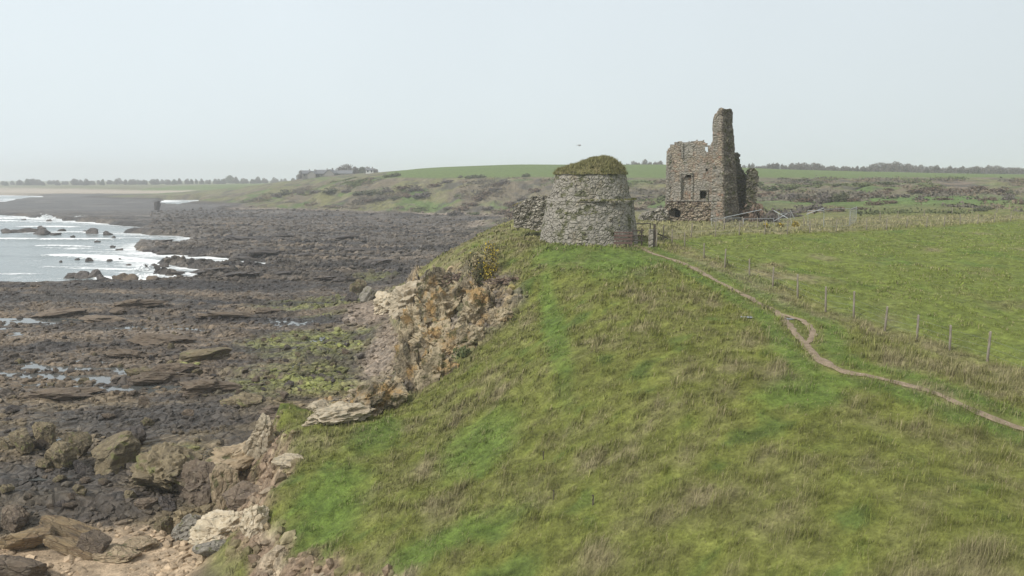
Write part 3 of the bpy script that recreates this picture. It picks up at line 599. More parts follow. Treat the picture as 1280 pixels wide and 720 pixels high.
MR = {'cliff': mat_cliff(),
 'olive': mat_rock('olive_rock', (.20,.16,.095), (.12,.10,.068), (.27,.22,.14), 1.0, .8, lich=(.16,.155,.065)),
 'dark': mat_rock('dark_rock', (.085,.077,.074), (.13,.108,.09), (.06,.056,.056), 1.0, .65),
 'brown': mat_rock('brown_rock', (.17,.13,.092), (.12,.095,.075), (.22,.18,.13), 1.0, .8),
 'cream': mat_rock('cream_rock', (.50,.43,.31), (.40,.33,.23), (.54,.48,.38), .9, .9, lich=(.38,.34,.25)),
 'pale': mat_rock('pale_limestone', (.50,.43,.315), (.42,.345,.24), (.56,.50,.39), .7, .95),
 'tan': mat_rock('tan_rock', (.36,.28,.18), (.25,.19,.125), (.43,.35,.24), .9, .9, lich=(.15,.14,.07)),
 'grey': mat_rock('grey_rock', (.26,.24,.20), (.17,.155,.13), (.36,.33,.27), .9, .9, lich=(.16,.16,.075)),
 'strata': mat_rock('bedded_rock', (.27,.20,.11), (.18,.125,.075), (.32,.25,.16), 1.0, .85, strata=1.3)}
rock_cache = {}
OLB = 0
def rock(px, py, wpx, hpx, key, label, cat='boulder', name='boulder', group=None, rz=None, tilt=(0,0), dpx=None, seed=None, sub=4, sink=.25, at=None, boxy=0., planes=9, rough=.12, ridge=None):
    if key == 'olive' and sub == 4 and boxy == 0: boxy = .32; planes = 7; rough = .18
    if ridge is None: ridge = .3 if sub >= 5 else (.12 if sub == 4 else 0.)
    if at is None: x, y, z = hit(px, py)
    else: x, y = at; z = zs(x, y)
    w = wpx*y/1000/2*1.12; h = hpx*y/1000/2*1.25; d = (dpx or wpx*.8)*y/1000/2
    ck = (key, seed, sub, boxy, planes, rough, ridge)
    if ck not in rock_cache:
        v, f = rock_verts(seed or 1, sub, planes, rough, 1., boxy, ridge); v = v/np.abs(v).max(0) if ridge else v; rock_cache[ck] = np_mesh(name, v, f, MR[key], False)
    o = link(name, rock_cache[ck]); o.location = (x, y+d*.5, z+h*(1-2*sink)); o.scale = (w, d, h); o.rotation_euler = (tilt[0], tilt[1], random.uniform(-.5,.5) if rz is None else rz)
    return tag(o, label, cat, group)
# named near rocks
rock(130,588,74,46,'olive','large olive brown boulder beside the dark wet inlet', seed=4, rz=.3)
rock(96,572,36,34,'olive','angular olive slab leaning against the large olive boulder on its left', seed=5, tilt=(0,.4))
rock(72,585,44,40,'olive','squarish brown boulder second left of the large olive boulder', seed=6, tilt=(.1,.3))
rock(50,556,30,30,'olive','rounded olive boulder at the back of the near left cluster', seed=7)
rock(26,566,38,32,'olive','low mossy boulder at the left end of the near cluster', seed=8)
rock(55,588,22,16,'olive','small yellowish boulder lying on shingle before the cluster', seed=9)
rock(162,560,46,30,'dark','dark jagged rock touching the right of the large olive boulder', seed=10)
rock(160,625,20,14,'olive','small flat tan stone on shingle left of the overhanging outcrop', seed=11)
rock(183,636,30,14,'brown','low brown stone at the foot of the overhanging outcrop', seed=12)
rock(206,638,28,20,'dark','dark square stone under the lip of the outcrop', seed=13)
rock(205,622,100,60,'olive','big sloping olive outcrop with a dark undercut', 'rock outcrop','rock_outcrop', seed=21, sub=5, rz=.2, tilt=(0,.35), dpx=110, planes=7, rough=.2)
rock(248,628,70,56,'brown','purple brown face of the outcrop between the olive slope and stepped blocks','rock outcrop','rock_outcrop', seed=22, sub=5, tilt=(0,.3), planes=8, rough=.16)
rock(282,634,40,58,'tan','squared tan rock block standing right of the purple brown face','rock outcrop','rock_outcrop', seed=23, sub=4, boxy=.5, planes=5, rz=.1)
rock(306,632,60,40,'brown','reddish brown low rock shelf behind the pale ledge','rock outcrop','rock_outcrop', seed=24, sub=4, boxy=.3)
rock(300,596,110,40,'tan','broad pale tan rock shelf running up to the white spire','rock outcrop','rock_outcrop', seed=25, sub=5, dpx=150, planes=6, sink=.4, rough=.2)
rock(326,574,44,62,'pale','tall leaning cream rock spire beside the grass nose','rock spire','rock_spire', seed=31, sub=5, boxy=.2, tilt=(.0,.38), dpx=30, planes=12, sink=.12)
rock(306,582,50,22,'pale','cream rock slab at the foot of the leaning spire','rock','rock_slab', seed=32, sub=4)
rock(360,583,40,14,'cream','crumbly cream stones right of the leaning spire','rock','rock_slab', seed=33, sub=4)
rock(275,676,90,40,'cream','wide pale limestone ledge under the grass corner','rock outcrop','rock_outcrop', seed=34, sub=5, dpx=80, sink=.42, rough=.22)
rock(312,668,46,50,'pale','pale upright rock nub at the corner of the grass slope','rock outcrop','rock_outcrop', seed=35, sub=5, sink=.3)
rock(232,678,52,36,'grey','grey green weathered rock left of the pale limestone ledge','rock outcrop','rock_outcrop', seed=36, sub=5)
rock(262,694,44,18,'grey','low bluish grey rock in the sand below the limestone ledge','rock','rock_slab', seed=37, sub=4)
rock(205,668,34,26,'olive','small mossy rock in sand behind the weathered grey green rock','rock','rock_slab', seed=38)
for i, (px, py, w, h, tl, lb) in enumerate([(84,668,70,10,.40,'topmost tilted ochre bed of the slanting strata rock'),(74,680,80,11,.42,'second tilted ochre bed of the slanting strata rock'),(90,694,76,12,.45,'third tilted ochre bed of the slanting strata rock'),(118,694,40,20,.55,'dark broken end of the slanting strata rock')]):
    rock(px, py, w, h, 'strata' if i < 3 else 'brown', lb, 'rock', 'bedded_rock', seed=41+i, boxy=.72, planes=2, rough=.10, tilt=(-.2,tl*.6), rz=-.25, dpx=30, sink=-.1 if i < 2 else .1, ridge=.16)
rock(28,690,60,30,'strata','broken ochre rubble block left of the slanting strata','rock','bedded_rock', seed=45, boxy=.3)
rock(12,664,44,34,'brown','rounded brown rock at the left edge behind the strata','rock','boulder', seed=46)
rock(22,735,90,40,'brown','dark brown slab cut by the lower left corner','rock','bedded_rock', seed=47, boxy=.4, tilt=(0,.3))
rock(140,700,60,12,'tan','low dark sided sandstone ridge right of the slanting strata','rock','rock_slab', seed=48)
rock(175,688,54,10,'tan','thin sandstone ridge among sand before the limestone ledge','rock','rock_slab', seed=49)
# pale rocks under the spur
rock(510,392,62,42,'pale','large white rock face under the far grass spur','rock outcrop','rock_outcrop', seed=51, sub=5, tilt=(-.2,-.3), dpx=50)
rock(480,392,54,32,'cream','jumbled pale rock left of the large white face under the spur','rock outcrop','rock_outcrop', seed=52, sub=5, tilt=(0,-.4))
rock(447,366,20,18,'olive','mossy olive rock on the shore beyond the pale rocks','rock','boulder', seed=53)
rock(438,378,16,14,'dark','dark boulder left of the pale rocks under the spur','rock','boulder', seed=54)
rock(462,376,26,20,'grey','grey brown rock just left of the jumbled pale rock','rock','boulder', seed=55)
# pale ledges at the foot of the slope
rock(420,528,90,26,'cream','long pale ledge between grass terrace and shore','rock outcrop','rock_outcrop', seed=56, sub=5, dpx=60, tilt=(0,-.12), sink=.3)
rock(468,518,80,46,'cliff','grey cream rock slope at the foot of the ochre cliff','rock outcrop','rock_outcrop', seed=57, sub=5, dpx=90, tilt=(0,-.5))
rock(395,516,44,16,'cream','small pale ledge left of the long pale ledge','rock outcrop','rock_outcrop', seed=58, sub=4)
# crags in the cliff
CR = [(516,478,60,80,'tan'),(548,476,56,60,'grey'),(540,440,76,66,'grey'),(524,420,50,60,'tan'),(572,440,60,48,'brown'),(596,406,60,60,'tan'),(562,398,66,58,'grey'),(536,392,50,60,'cream'),(548,368,54,46,'cream'),(585,372,60,44,'tan'),(606,396,40,36,'cream'),(620,404,36,34,'grey'),(508,446,30,54,'tan'),(586,430,44,34,'cream'),(560,356,34,22,'cream')]
for i, (px, py, w, h, k) in enumerate(CR):
    rock(px, py, w, h, 'cliff', 'weathered crag jutting from the ochre cliff face','crag','cliff_crag','crags in the cliff face', seed=60+i % 7, sub=5, planes=8, rough=.2, boxy=.35, ridge=.45, sink=.42, tilt=(random.uniform(-.2,.2), random.uniform(-.3,.3)))
# rocks standing in the surf and ridges on the far foreshore
SEAR = [(8,292,26,6),(28,292,30,8),(52,294,22,7),(50,289,12,7),(68,294,16,4),(76,289,10,3),(116,293,18,8),(104,291,8,3),(133,294,14,5),(90,297,5,3),(142,298,6,3),(120,303,8,2),(107,309,4,2),(96,325,6,2),(112,327,9,5),(136,327,8,3),(150,326,6,3),(160,332,6,2),(76,328,4,2),(140,310,6,3),(150,313,8,3),
        (88,348,22,7),(104,349,22,10),(116,349,18,14),(126,351,18,8),(150,352,20,12),(164,353,20,10),(190,354,26,9),(205,353,18,6),(60,278,10,4),(85,276,14,5),(104,277,10,4),(182,337,8,6),(190,335,10,6),(205,334,14,5),(213,330,7,5),(30,275,5,2)]
for i, (px, py, w, h) in enumerate(SEAR):
    x, y, _ = P(px, py, 0)
    rock(px, py, w*1.15, h*1.5, 'brown' if i in (25,26,27) else 'dark', 'dark rock breaking the surface in the white surf','sea rock','sea_rock','rocks standing in the surf', seed=100+i % 8, sub=3, at=(x, y), rough=.25)
    bpy.context.scene.objects[-1] if False else None
for o in COL.objects:
    if o.name.startswith('sea_rock'): o.location.z = .1
RIDG = [(250,322,34,16),(215,318,30,14),(185,316,22,10),(280,322,40,16),(310,326,40,14),(230,300,40,8),(200,302,24,6),(260,340,46,10),(300,345,46,12),(220,343,24,8),(340,318,50,16),(380,322,40,14),(440,316,30,18),(420,300,40,12),(300,300,46,10),(350,296,40,10),(470,330,30,14),(350,345,40,14),(400,350,40,12),(430,352,24,12),(160,385,60,12),(60,398,80,14),(280,398,50,10),(120,402,50,8),(330,392,40,10),(200,430,60,12),(160,448,50,14),(250,450,50,16),(200,478,60,20),(250,494,80,22),(300,508,50,20),(70,500,70,18),(340,520,40,16),(170,470,30,14),(215,470,44,18)]
for i, (px, py, w, h) in enumerate(RIDG):
    if py < 352: h *= .5
    k = 'dark' if py < 360 else ('olive' if i % 3 == 0 and py > 440 else 'brown')
    w *= 1.35; rock(px, py, w, h, k, 'rugged weed stained rock ridge on the foreshore','rock ridge','rock_ridge','rock ridges along the foreshore', seed=120+i % 9, sub=4, planes=10, rough=.3, sink=.38, dpx=w*.5, tilt=(0, random.uniform(-.12,.12)))
# scattered countable rocks, then rubble as stuff
r_ = np.random.default_rng(44); cnt = 0; smesh = {}
while cnt < 150:
    py = r_.uniform(395, 640); px = r_.uniform(0, 470); x, y, z = hit(px, py)
    if samp(GSH, np.array([x]), np.array([y]))[0] < .8 or z < .35: continue
    k = ('dark','brown','olive')[r_.integers(3)]; w = r_.uniform(5, 16)*np.clip((py-330)/150, .4, 1.4)
    if py > 590 and px > 140: continue
    rock(px, py, w, w*r_.uniform(.5,.8), k, 'loose weathered stone lying on the foreshore','stone','beach_stone','loose stones on the foreshore', seed=140+cnt % 6, sub=3, at=(x, y), tilt=(r_.uniform(-.3,.3), r_.uniform(-.3,.3))); cnt += 1
def rubble(name, N, pick, smin, smax, mat, seed, label, flat=.6, power=3., sub=1):
    r = np.random.default_rng(seed); X, Y = pick(r); n = len(X); X, Y = X[:N], Y[:N]; n = len(X)
    var = [rock_verts(200+i, sub, 6, .15)[0] for i in range(6)]; f = ICO[sub][1]; nv = len(var[0])
    B = np.stack(var)[r.integers(0, 6, n)]; s = smin+(smax-smin)*r.uniform(size=n)**power
    S = np.c_[s*r.uniform(.7,1.5,n), s*r.uniform(.7,1.2,n), s*flat*r.uniform(.6,1.4,n)]; a = r.uniform(0, 6.28, n)
    B = B*S[:,None,:]; c, sn = np.cos(a)[:,None], np.sin(a)[:,None]; bx = B[...,0]*c-B[...,1]*sn; by = B[...,0]*sn+B[...,1]*c
    tl = r.uniform(-.6,.6,n)[:,None]; bz = B[...,2]+bx*tl*.5
    V = np.stack([bx+X[:,None], by+Y[:,None], bz+zat(X, Y)[:,None]+(s*.1)[:,None]], -1).reshape(-1,3)
    FF = (f[None]+(np.arange(n)*nv)[:,None,None]).reshape(-1,3)
    col = samp(colr, X, Y)*r.uniform(.7,1.3,(n,1)); 
    me = np_mesh(name, V, FF, mat, False, {'tint': np.repeat(col, nv, 0)}); return tag(link(name, me), label, 'rubble', kind='stuff')
m = M_('loose_rubble'); v = m.co(); c = m.scale(m.attr('tint').outputs['Color'], m.mr(m.noise(v, 5, 4), .3, .7, .7, 1.35)); m.base(c, .75); m.bump(m.noise(v, 6, 4), .08, .8); MRUB = m.m
def pk_shore(y0, y1, u0, u1, n, thr=-.1):
    def f(r):
        Y = y0*(y1/y0)**r.uniform(size=n); X = r.uniform(u0, u1, n)*Y; k = (samp(GSH, X, Y) > .7) & (zat(X, Y) > .15) & (fbm(X/5, Y/3, 3, 77.) > thr+r.uniform(-.15,.15,n)) & (samp(sand, X, Y) < r.uniform(.3,1.6,n)); return X[k], Y[k]
    return f
rubble('shore_rubble', 7000, pk_shore(24, 62, -.72, -.12, 40000), .05, .34, MRUB, 1, 'small stones and shingle strewn between the near boulders')
rubble('wet_rocks', 7000, pk_shore(60, 150, -.72, .0, 50000, -.2), .1, .5, MRUB, 2, 'countless dark weed covered rocks on the middle foreshore')
rubble('distant_rocks', 13000, pk_shore(130, 420, -.45, .02, 60000, -.15), .2, 1.0, MRUB, 3, 'countless dark rocks on the far foreshore', .7)
def pk_cliff(r):
    n = 60000; X = r.uniform(-26, 4, n); Y = r.uniform(22, 95, n); k = (samp(np.maximum(cliff, bank), X, Y) > .4); return X[k], Y[k]
rubble('cliff_debris', 5000, pk_cliff, .05, .34, MRUB, 4, 'broken stone fragments covering the cliff face and earth bank', .8)
# ------------------------------------------------------------------ masonry builders
def ragged(name, poly, z0, cell, y0, y1, mat, parent, holes=(), amp=.12, seed=0, lean=0.):
    """upright wall from an outline in local x,z with real thickness y0..y1, rough faces and broken edge"""
    p = np.array(poly, float); xs = np.arange(p[:,0].min()-cell, p[:,0].max()+cell*2, cell); zz_ = np.arange(p[:,1].min()-cell, p[:,1].max()+cell*2, cell)
    cx, cz = np.meshgrid((xs[:-1]+xs[1:])/2, (zz_[:-1]+zz_[1:])/2)
    jx = cx+cell*.8*pn(cx/.35+seed, cz/.35); jz = cz+cell*.8*pn(cx/.3, cz/.3+seed+9)
    m = poly_sd(jx, jz, p) < 0
    for h in holes: m &= ~(poly_sd(cx+.4*cell*pn(cx/.3, cz/.3), cz, h) < 0)
    nxg, nzg = len(xs), len(zz_); VX, VZ = np.meshgrid(xs, zz_); VX = VX+cell*.3*pn(VX*3.1+seed, VZ*3.3); VZ = VZ+cell*.3*pn(VX*2.7, VZ*3.1+seed)
    f1, f2, cid = cells(VX/.42+seed, VZ/.27); d = amp*((cid-.5)*.9+.6*sm(0,.25,f2-f1)-.3)+amp*1.3*fbm(VX/1.1, VZ/1.1, 3, seed)
    F0 = np.stack([VX, np.full_like(VX, y0)-d+lean*VZ, VZ+z0], -1).reshape(-1,3); F1 = np.stack([VX, np.full_like(VX, y1)+d[::-1]+lean*VZ, VZ+z0], -1).reshape(-1,3)
    n = nxg*nzg; I = np.arange(n).reshape(nzg, nxg); Qs = []
    a, b, c, e_ = I[:-1,:-1], I[:-1,1:], I[1:,1:], I[1:,:-1]
    Qs.append(np.stack([a,b,c,e_], -1)[m]); Qs.append(np.stack([e_,c,b,a], -1)[m]+n)
    mp_ = np.pad(m, 1); L = m & ~mp_[1:-1,:-2]; Rr = m & ~mp_[1:-1,2:]; Bt = m & ~mp_[:-2,1:-1]; T = m & ~mp_[2:,1:-1]
    for mk, u, v in ((L, e_, a), (Rr, b, c), (Bt, a, b), (T, c, e_)): Qs.append(np.stack([v[mk], u[mk], u[mk]+n, v[mk]+n], -1) if False else np.stack([u[mk], u[mk]+n, v[mk]+n, v[mk]], -1))
    q = np.concatenate(Qs); V = np.r_[F0, F1]; u, inv = np.unique(q, return_inverse=True)
    return link(name, np_mesh(name, V[u], inv.reshape(-1,4), mat, False), parent)
def ringwall(name, foot, z0, z1, mat, parent, n=160, m=90, amp=.1, seed=0, st=(.42,.27), topfn=None, cap=True):
    """closed mass of masonry; foot(t, a) -> x,y arrays for height fraction t and angle a"""
    a = np.linspace(0, 2*np.pi, n, endpoint=False); t = np.linspace(0, 1, m); A, T = np.meshgrid(a, t); X, Y = foot(T, A)
    top = z1 if topfn is None else topfn(X[-1], Y[-1])[None,:]; Z = z0+(top-z0)*T
    cx, cy = X.mean(), Y.mean(); nx_, ny_ = X-X.mean(1, keepdims=True), Y-Y.mean(1, keepdims=True); r = np.hypot(nx_, ny_)+1e-6; s = A*r.mean()
    per = 2*np.pi*r.mean(); k = np.round(per/st[0]); f1, f2, cid = cells(A/(2*np.pi)*k+seed+.5*pn(s/.5, Z/.5), Z/st[1]+.8*pn(s/.7, Z/.6)+.4*pn(s/.2, Z/.2))
    d = amp*((cid-.5)*.8+.7*sm(0,.25,f2-f1)-.3)+amp*1.2*(pn(X/1.1+seed, Z/1.0)+.6*pn(Y/.5, Z/.5+seed)); d *= 1
    X = X+nx_/r*d; Y = Y+ny_/r*d
    V = np.stack([X, Y, Z], -1).reshape(-1,3); I = np.arange(n*m).reshape(m, n); J = np.roll(I, -1, 1)
    q = np.stack([I[:-1], J[:-1], J[1:], I[1:]], -1).reshape(-1,4); Fs = [q]
    if cap:
        V = np.r_[V, [[X[-1].mean(), Y[-1].mean(), Z[-1].mean()+.0]]]; Fs.append(np.stack([I[-1], J[-1], np.full(n, n*m)], -1))
    return link(name, np_mesh(name, V, Fs, mat, False), parent)
STONE_D = mat_stone('dovecote_rubble', [(.20,.17,.12),(.32,.285,.215),(.26,.225,.165),(.38,.345,.27),(.27,.235,.17)], (2.2,2.2,3.0), (.25,.225,.17), 1.3, 1.6, (.50,.48,.42))
STONE_C = mat_stone('castle_rubble', [(.31,.245,.18),(.38,.32,.245),(.33,.215,.155),(.42,.36,.28),(.30,.25,.195)], (2.0,2.0,3.4), (.35,.30,.235), .1, .6, (.38,.35,.29))
STONE_K = mat_stone('dressed_sandstone', [(.30,.275,.225),(.33,.30,.25),(.28,.25,.205),(.35,.32,.265)], (1.4,1.4,2.6), (.26,.24,.20), .25, .3, (.38,.36,.31))
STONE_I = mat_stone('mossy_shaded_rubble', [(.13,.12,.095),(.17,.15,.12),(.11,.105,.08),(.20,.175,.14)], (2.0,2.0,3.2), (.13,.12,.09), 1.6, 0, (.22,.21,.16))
STONE_W = mat_stone('drystone', [(.28,.25,.20),(.40,.37,.31),(.33,.30,.24),(.47,.44,.37)], (2.6,2.6,4.2), (.19,.17,.135), .4, 0, (.46,.44,.38))
TURF = M_('turf'); v = TURF.co(True); TURF.base(TURF.mixc(TURF.mr(TURF.noise(v, 1.3, 5), .35, .65), (.145,.145,.058), (.22,.19,.10)), .95); TURF.bump(TURF.noise(v, 5, 6), .3, 1); TURF = TURF.m
def tuft(name, pts, h, mat, parent, seed=1, per=5, w=.02, col=(.2,.19,.09)):
    r = np.random.default_rng(seed); P0 = np.repeat(np.array(pts, float), per, 0); n = len(P0); a = r.uniform(0, 6.28, n); hh = h*r.uniform(.5,1.3,n)
    ln = np.c_[np.cos(a), np.sin(a), np.zeros(n)]*(hh*r.uniform(.2,.8,n))[:,None]; P0 = P0+r.normal(0, .06, (n,3))*[1,1,.2]
    b = a+1.5; sd_ = np.c_[np.cos(b), np.sin(b), np.zeros(n)]*w; V = np.stack([P0-sd_, P0+sd_, P0+ln+np.c_[np.zeros((n,2)), hh]], 1).reshape(-1,3)
    c = np.array(col)*r.uniform(.6,1.5,(n,1)); i = np.arange(n)*3
    return link(name, np_mesh(name, V, np.c_[i,i+1,i+2], mat, True, {'tint': np.repeat(c, 3, 0)}), parent)
# ------------------------------------------------------------------ dovecote
DX, DY, DZ = 6.45, 67.5, 12.2
dv = tag(empty('dovecote', (DX, DY, DZ)), 'round beehive shaped stone dovecote with a lopsided grass grown top', 'dovecote')
def dprof(z):
    return np.interp(z, [0, .8, 2.6, 3.75, 3.95, 4.15, 5.2, 6.35], [4.22, 4.12, 3.86, 3.62, 3.66, 3.40, 3.14, 2.86])
def dfoot(T, A):
    z = T*6.35; r = dprof(z); off = -.0+.02*z; return off+r*np.cos(A), r*np.sin(A)
ringwall('wall', dfoot, -.4, 6.3, STONE_D, dv, 460, 150, .045, 3, (.33,.27), cap=True)
# projecting string course, broken in places
n = 300; a = np.linspace(0, 2*np.pi, n, endpoint=False); zc = 3.9+.05*np.sin(a*3)+.06*pn(a*3, a*0); prof = [(-.15,-.10),(.14,-.09),(.19,.0),(.15,.07),(-.15,.16)]
V = []; F = []
for i in range(n):
    w = max(-.9, .25+1.3*float(pn(a[i]*5, .5))+.5*float(pn(a[i]*19, 2.5)))*(.35 if 3.6 < a[i] < 4.5 else 1.)
    for dr, dz in prof:
        r0 = 3.62+(dr*w if dr > 0 else dr)+.04*float(pn(a[i]*30, dz*9)); V.append((.08+r0*math.cos(a[i]), r0*math.sin(a[i]), zc[i]+dz))
for i in range(n):
    for k in range(4): j = (i+1) % n; F.append((i*5+k, j*5+k, j*5+k+1, i*5+k+1))
link('string_course', np_mesh('string_course', V, np.array(F), STONE_D, False), dv)
# turf cap : highest towards the right, overhanging lip
n, m_ = 120, 34; A, T = np.meshgrid(np.linspace(0, 2*np.pi, n, endpoint=False), np.linspace(0, 1, m_)); rho = 1-T
Rr = 3.02*np.minimum(1, rho*1.0)*(1+.03*pn(A*4, T*2)); X = Rr*np.cos(A); Y = Rr*np.sin(A)
prof_x = np.interp(X, [-3.1,-2.6,-1.9,-1.0,0,1.0,1.9,2.5,3.1], [.02,.14,.34,.55,.86,1.06,1.05,.80,.28])
Zc = (prof_x+.12*pn(X*1.3, Y*1.3))*np.clip(1-rho**5, 0, 1)*(.85+.15*np.cos(np.pi*Y/7))+.10*fbm(X/.6, Y/.6, 3)+.0-.22*sm(.92,1,rho)
V = np.r_[np.stack([X+.1, Y, Zc], -1).reshape(-1,3)]; I = np.arange(n*m_).reshape(m_, n); J = np.roll(I, -1, 1)
turf = link('turf_cap', np_mesh('turf_cap', V, np.stack([I[:-1],J[:-1],J[1:],I[1:]], -1).reshape(-1,4), TURF, True), dv, (0,0,6.3))
rr = np.random.default_rng(2); k = rr.integers(0, len(V), 2600); tuft('turf_grass', V[k], .26, MGR, turf, 3, 5, .02, (.20,.19,.085))['kind'] = 'stuff'
k = [i for i in range(len(V)) if rho.ravel()[i] > .9][::2]; tuft('turf_fringe', V[k], .2, MGR, turf, 4, 4, .02, (.20,.19,.08))['kind'] = 'stuff'
lp = [(.08+3.75*math.cos(t), 3.75*math.sin(t), 4.0) for t in rr.uniform(-1.9, .6, 170)]+[(3.1*math.cos(t), 3.1*math.sin(t), 5.0+.8*rr.uniform()) for t in rr.uniform(-2.6, -.5, 30)]+[(3.95*math.cos(t), 3.95*math.sin(t), z) for t, z in zip(rr.uniform(-2.2,-.2,36), rr.uniform(.8,3.2,36))]
tuft('ledge_weeds', lp, .13, MGR, dv, 5, 5, .022, (.17,.17,.06))
# ------------------------------------------------------------------ ruined wall left of the dovecote
def px_outline(pts, Y, ox, oz):      # outline in metres seen square-on at distance Y
    o = []
    for a, b in pts: p = PY(a, b, Y); o.append((p[0]-ox, p[2]-oz))
    return o
w0 = PY(640, 275, 77); rw = tag(empty('ruined_wall', (w0[0], 77, w0[2])), 'low broken rubble wall just left of the dovecote', 'wall')
ragged('wall', px_outline([(643,284),(641,264),(646,258),(652,254),(657,250),(665,246),(673,245),(690,244),(690,290)], 77, w0[0], w0[2]), 0, .11, 0, 1.1, STONE_W, rw, amp=.16, seed=5)
tuft('wall_weeds', [(x, .4, 1.3+.9*min(1, x/2.5)) for x in np.linspace(.1, 3.3, 40)], .18, MGR, rw, 6, 6, .02, (.24,.21,.08))
# ------------------------------------------------------------------ castle
CY = 106.; c0 = PY(832, 275, CY); CZ = 12.0
cs_ = tag(empty('ruined_castle', (c0[0], CY, CZ), -math.atan2(c0[0], CY)), 'roofless ruined castle of red and grey rubble with one tall gable tower', 'castle')
def cz(py, d=0): return PY(832, py, CY+d)[2]-CZ
def cx(px, d=0.): return (px-832)*.1025*(1+d/CY)
def cp(pts, d=0.): return [(cx(a, d), cz(b, d)) for a, b in pts]
holes = [cp([(850.5,218),(862.5,219),(862.5,249),(850.5,249)]), cp([(874,238.5),(882,238),(882.5,248.5),(874,248.5)]), cp([(880,211),(883,211),(883,215),(880,215)]), cp([(879.5,184),(882.5,184),(882.5,190),(879.5,190)]), cp([(836,263),(839,260),(846,260.5),(851,264),(851,271),(845,272.5),(836,269)])]
fw = ragged('front_wall', cp([(831,284),(831,190),(832,187),(834.5,186),(835,181.5),(840,180),(841,178),(848,177.5),(862,177),(868,176.5),(877,176),(880,179),(882,181),(884,184),(886,180.5),(889,178),(892,178),(892,284)]), 0, .14, 0, 1.5, STONE_C, cs_, holes, .035, 2)
wi = empty('blocked_window', (0,0,0)); wi.parent = cs_
ragged('inner_wall', [(2.6,-.5),(2.6,7.6),(4,8),(5.6,7.4),(5.6,-.5)], 0, .3, 3.2, 3.9, STONE_I, cs_, amp=.06, seed=44)
ragged('infill', cp([(849.5,222),(863.5,222),(863.5,250),(849.5,250)]), 0, .14, .28, .7, STONE_C, wi, amp=.05, seed=3)
b = MB(); X0, X1, ZA, ZB = cx(850), cx(863), cz(249.5), cz(219)
b.box((X0-.09, .02, (ZA+ZB)/2), (.24,.42,ZB-ZA+.5)); b.box((X1+.09, .02, (ZA+ZB)/2), (.24,.42,ZB-ZA+.5)); fr = b.build('frame', STONE_K, wi, bevel=.02)
b = MB(); b.box(((X0+X1)/2, .0, ZB+.18), (X1-X0+.5,.45,.24)); b.build('lintel', STONE_K, wi, bevel=.02); b = MB(); b.box(((X0+X1)/2, -.02, ZA-.1), (X1-X0+.6,.5,.2)); b.build('sill', STONE_K, wi, bevel=.02)
b = MB(); b.box((cx(861), -.05, cz(250.5)), (cx(890)-cx(833)+.1,.35,.2)); b.build('string_course', STONE_K, cs_, bevel=.03)
b = MB(); b.box((cx(850.5), -.06, cz(188)), (.24,.4,cz(178.5)-cz(198))); b.build('window_jamb', STONE_K, cs_, bevel=.02)
ragged('dressed_panel', cp([(852,179),(864,179),(864,197),(852,197)]), 0, .2, -.07, .2, STONE_K, cs_, amp=.02, seed=8)
for i, z_ in enumerate(np.arange(2.6, 9.2, .37)): b = MB(); b.box((cx(832)+.2*(.9+.25*(i % 2)), -.0, z_), (.42+.2*(i % 2),.2,.34)); b.build('quoin', STONE_K, cs_, bevel=.03)
b = MB(); X0, X1, ZA, ZB = cx(874), cx(882.5), cz(248.5), cz(238); b.box((X0-.08,.02,(ZA+ZB)/2),(.16,.36,ZB-ZA+.3)); b.box((X1+.08,.02,(ZA+ZB)/2),(.16,.36,ZB-ZA+.3)); b.box(((X0+X1)/2,.0,ZB+.12),(X1-X0+.4,.4,.2)); b.build('window_frame', STONE_K, cs_, bevel=.02)
# lower courses bulge outwards around the vault opening
ragged('rubble_plinth', cp([(822,284),(823,268),(828,262),(833,254),(842,252.5),(890,252),(892,284)]), 0, .14, -.45, .4, mat_stone('loose_plinth_rubble', [(.28,.22,.155),(.36,.30,.215),(.24,.18,.135),(.40,.35,.27)], (1.7,1.7,3.0), (.12,.10,.08), .2, 0, (.42,.38,.30)), cs_, [holes[4]], .2, 12)
# rest of the shell
ragged('rear_wall', [(0,-.5),(0,7.9),(1.5,8.2),(3,7.8),(5,8.0),(7,7.2),(7,-.5)], 0, .3, 8.2, 9.4, STONE_C, cs_, amp=.1, seed=15)
o = ragged('side_wall', [(1.0,-.5),(1.0,9.3),(2.5,9.0),(4,8.2),(6,7.6),(8.6,6.6),(8.6,-.5)], 0, .3, -1.2, 0, STONE_C, cs_, amp=.1, seed=16); o.rotation_euler = (0,0,math.pi/2)
b = MB(); b.box((3.6, 4.9, 2.6), (6.4, 6.4, .5)); b.build('vault_roof', STONE_I, cs_)
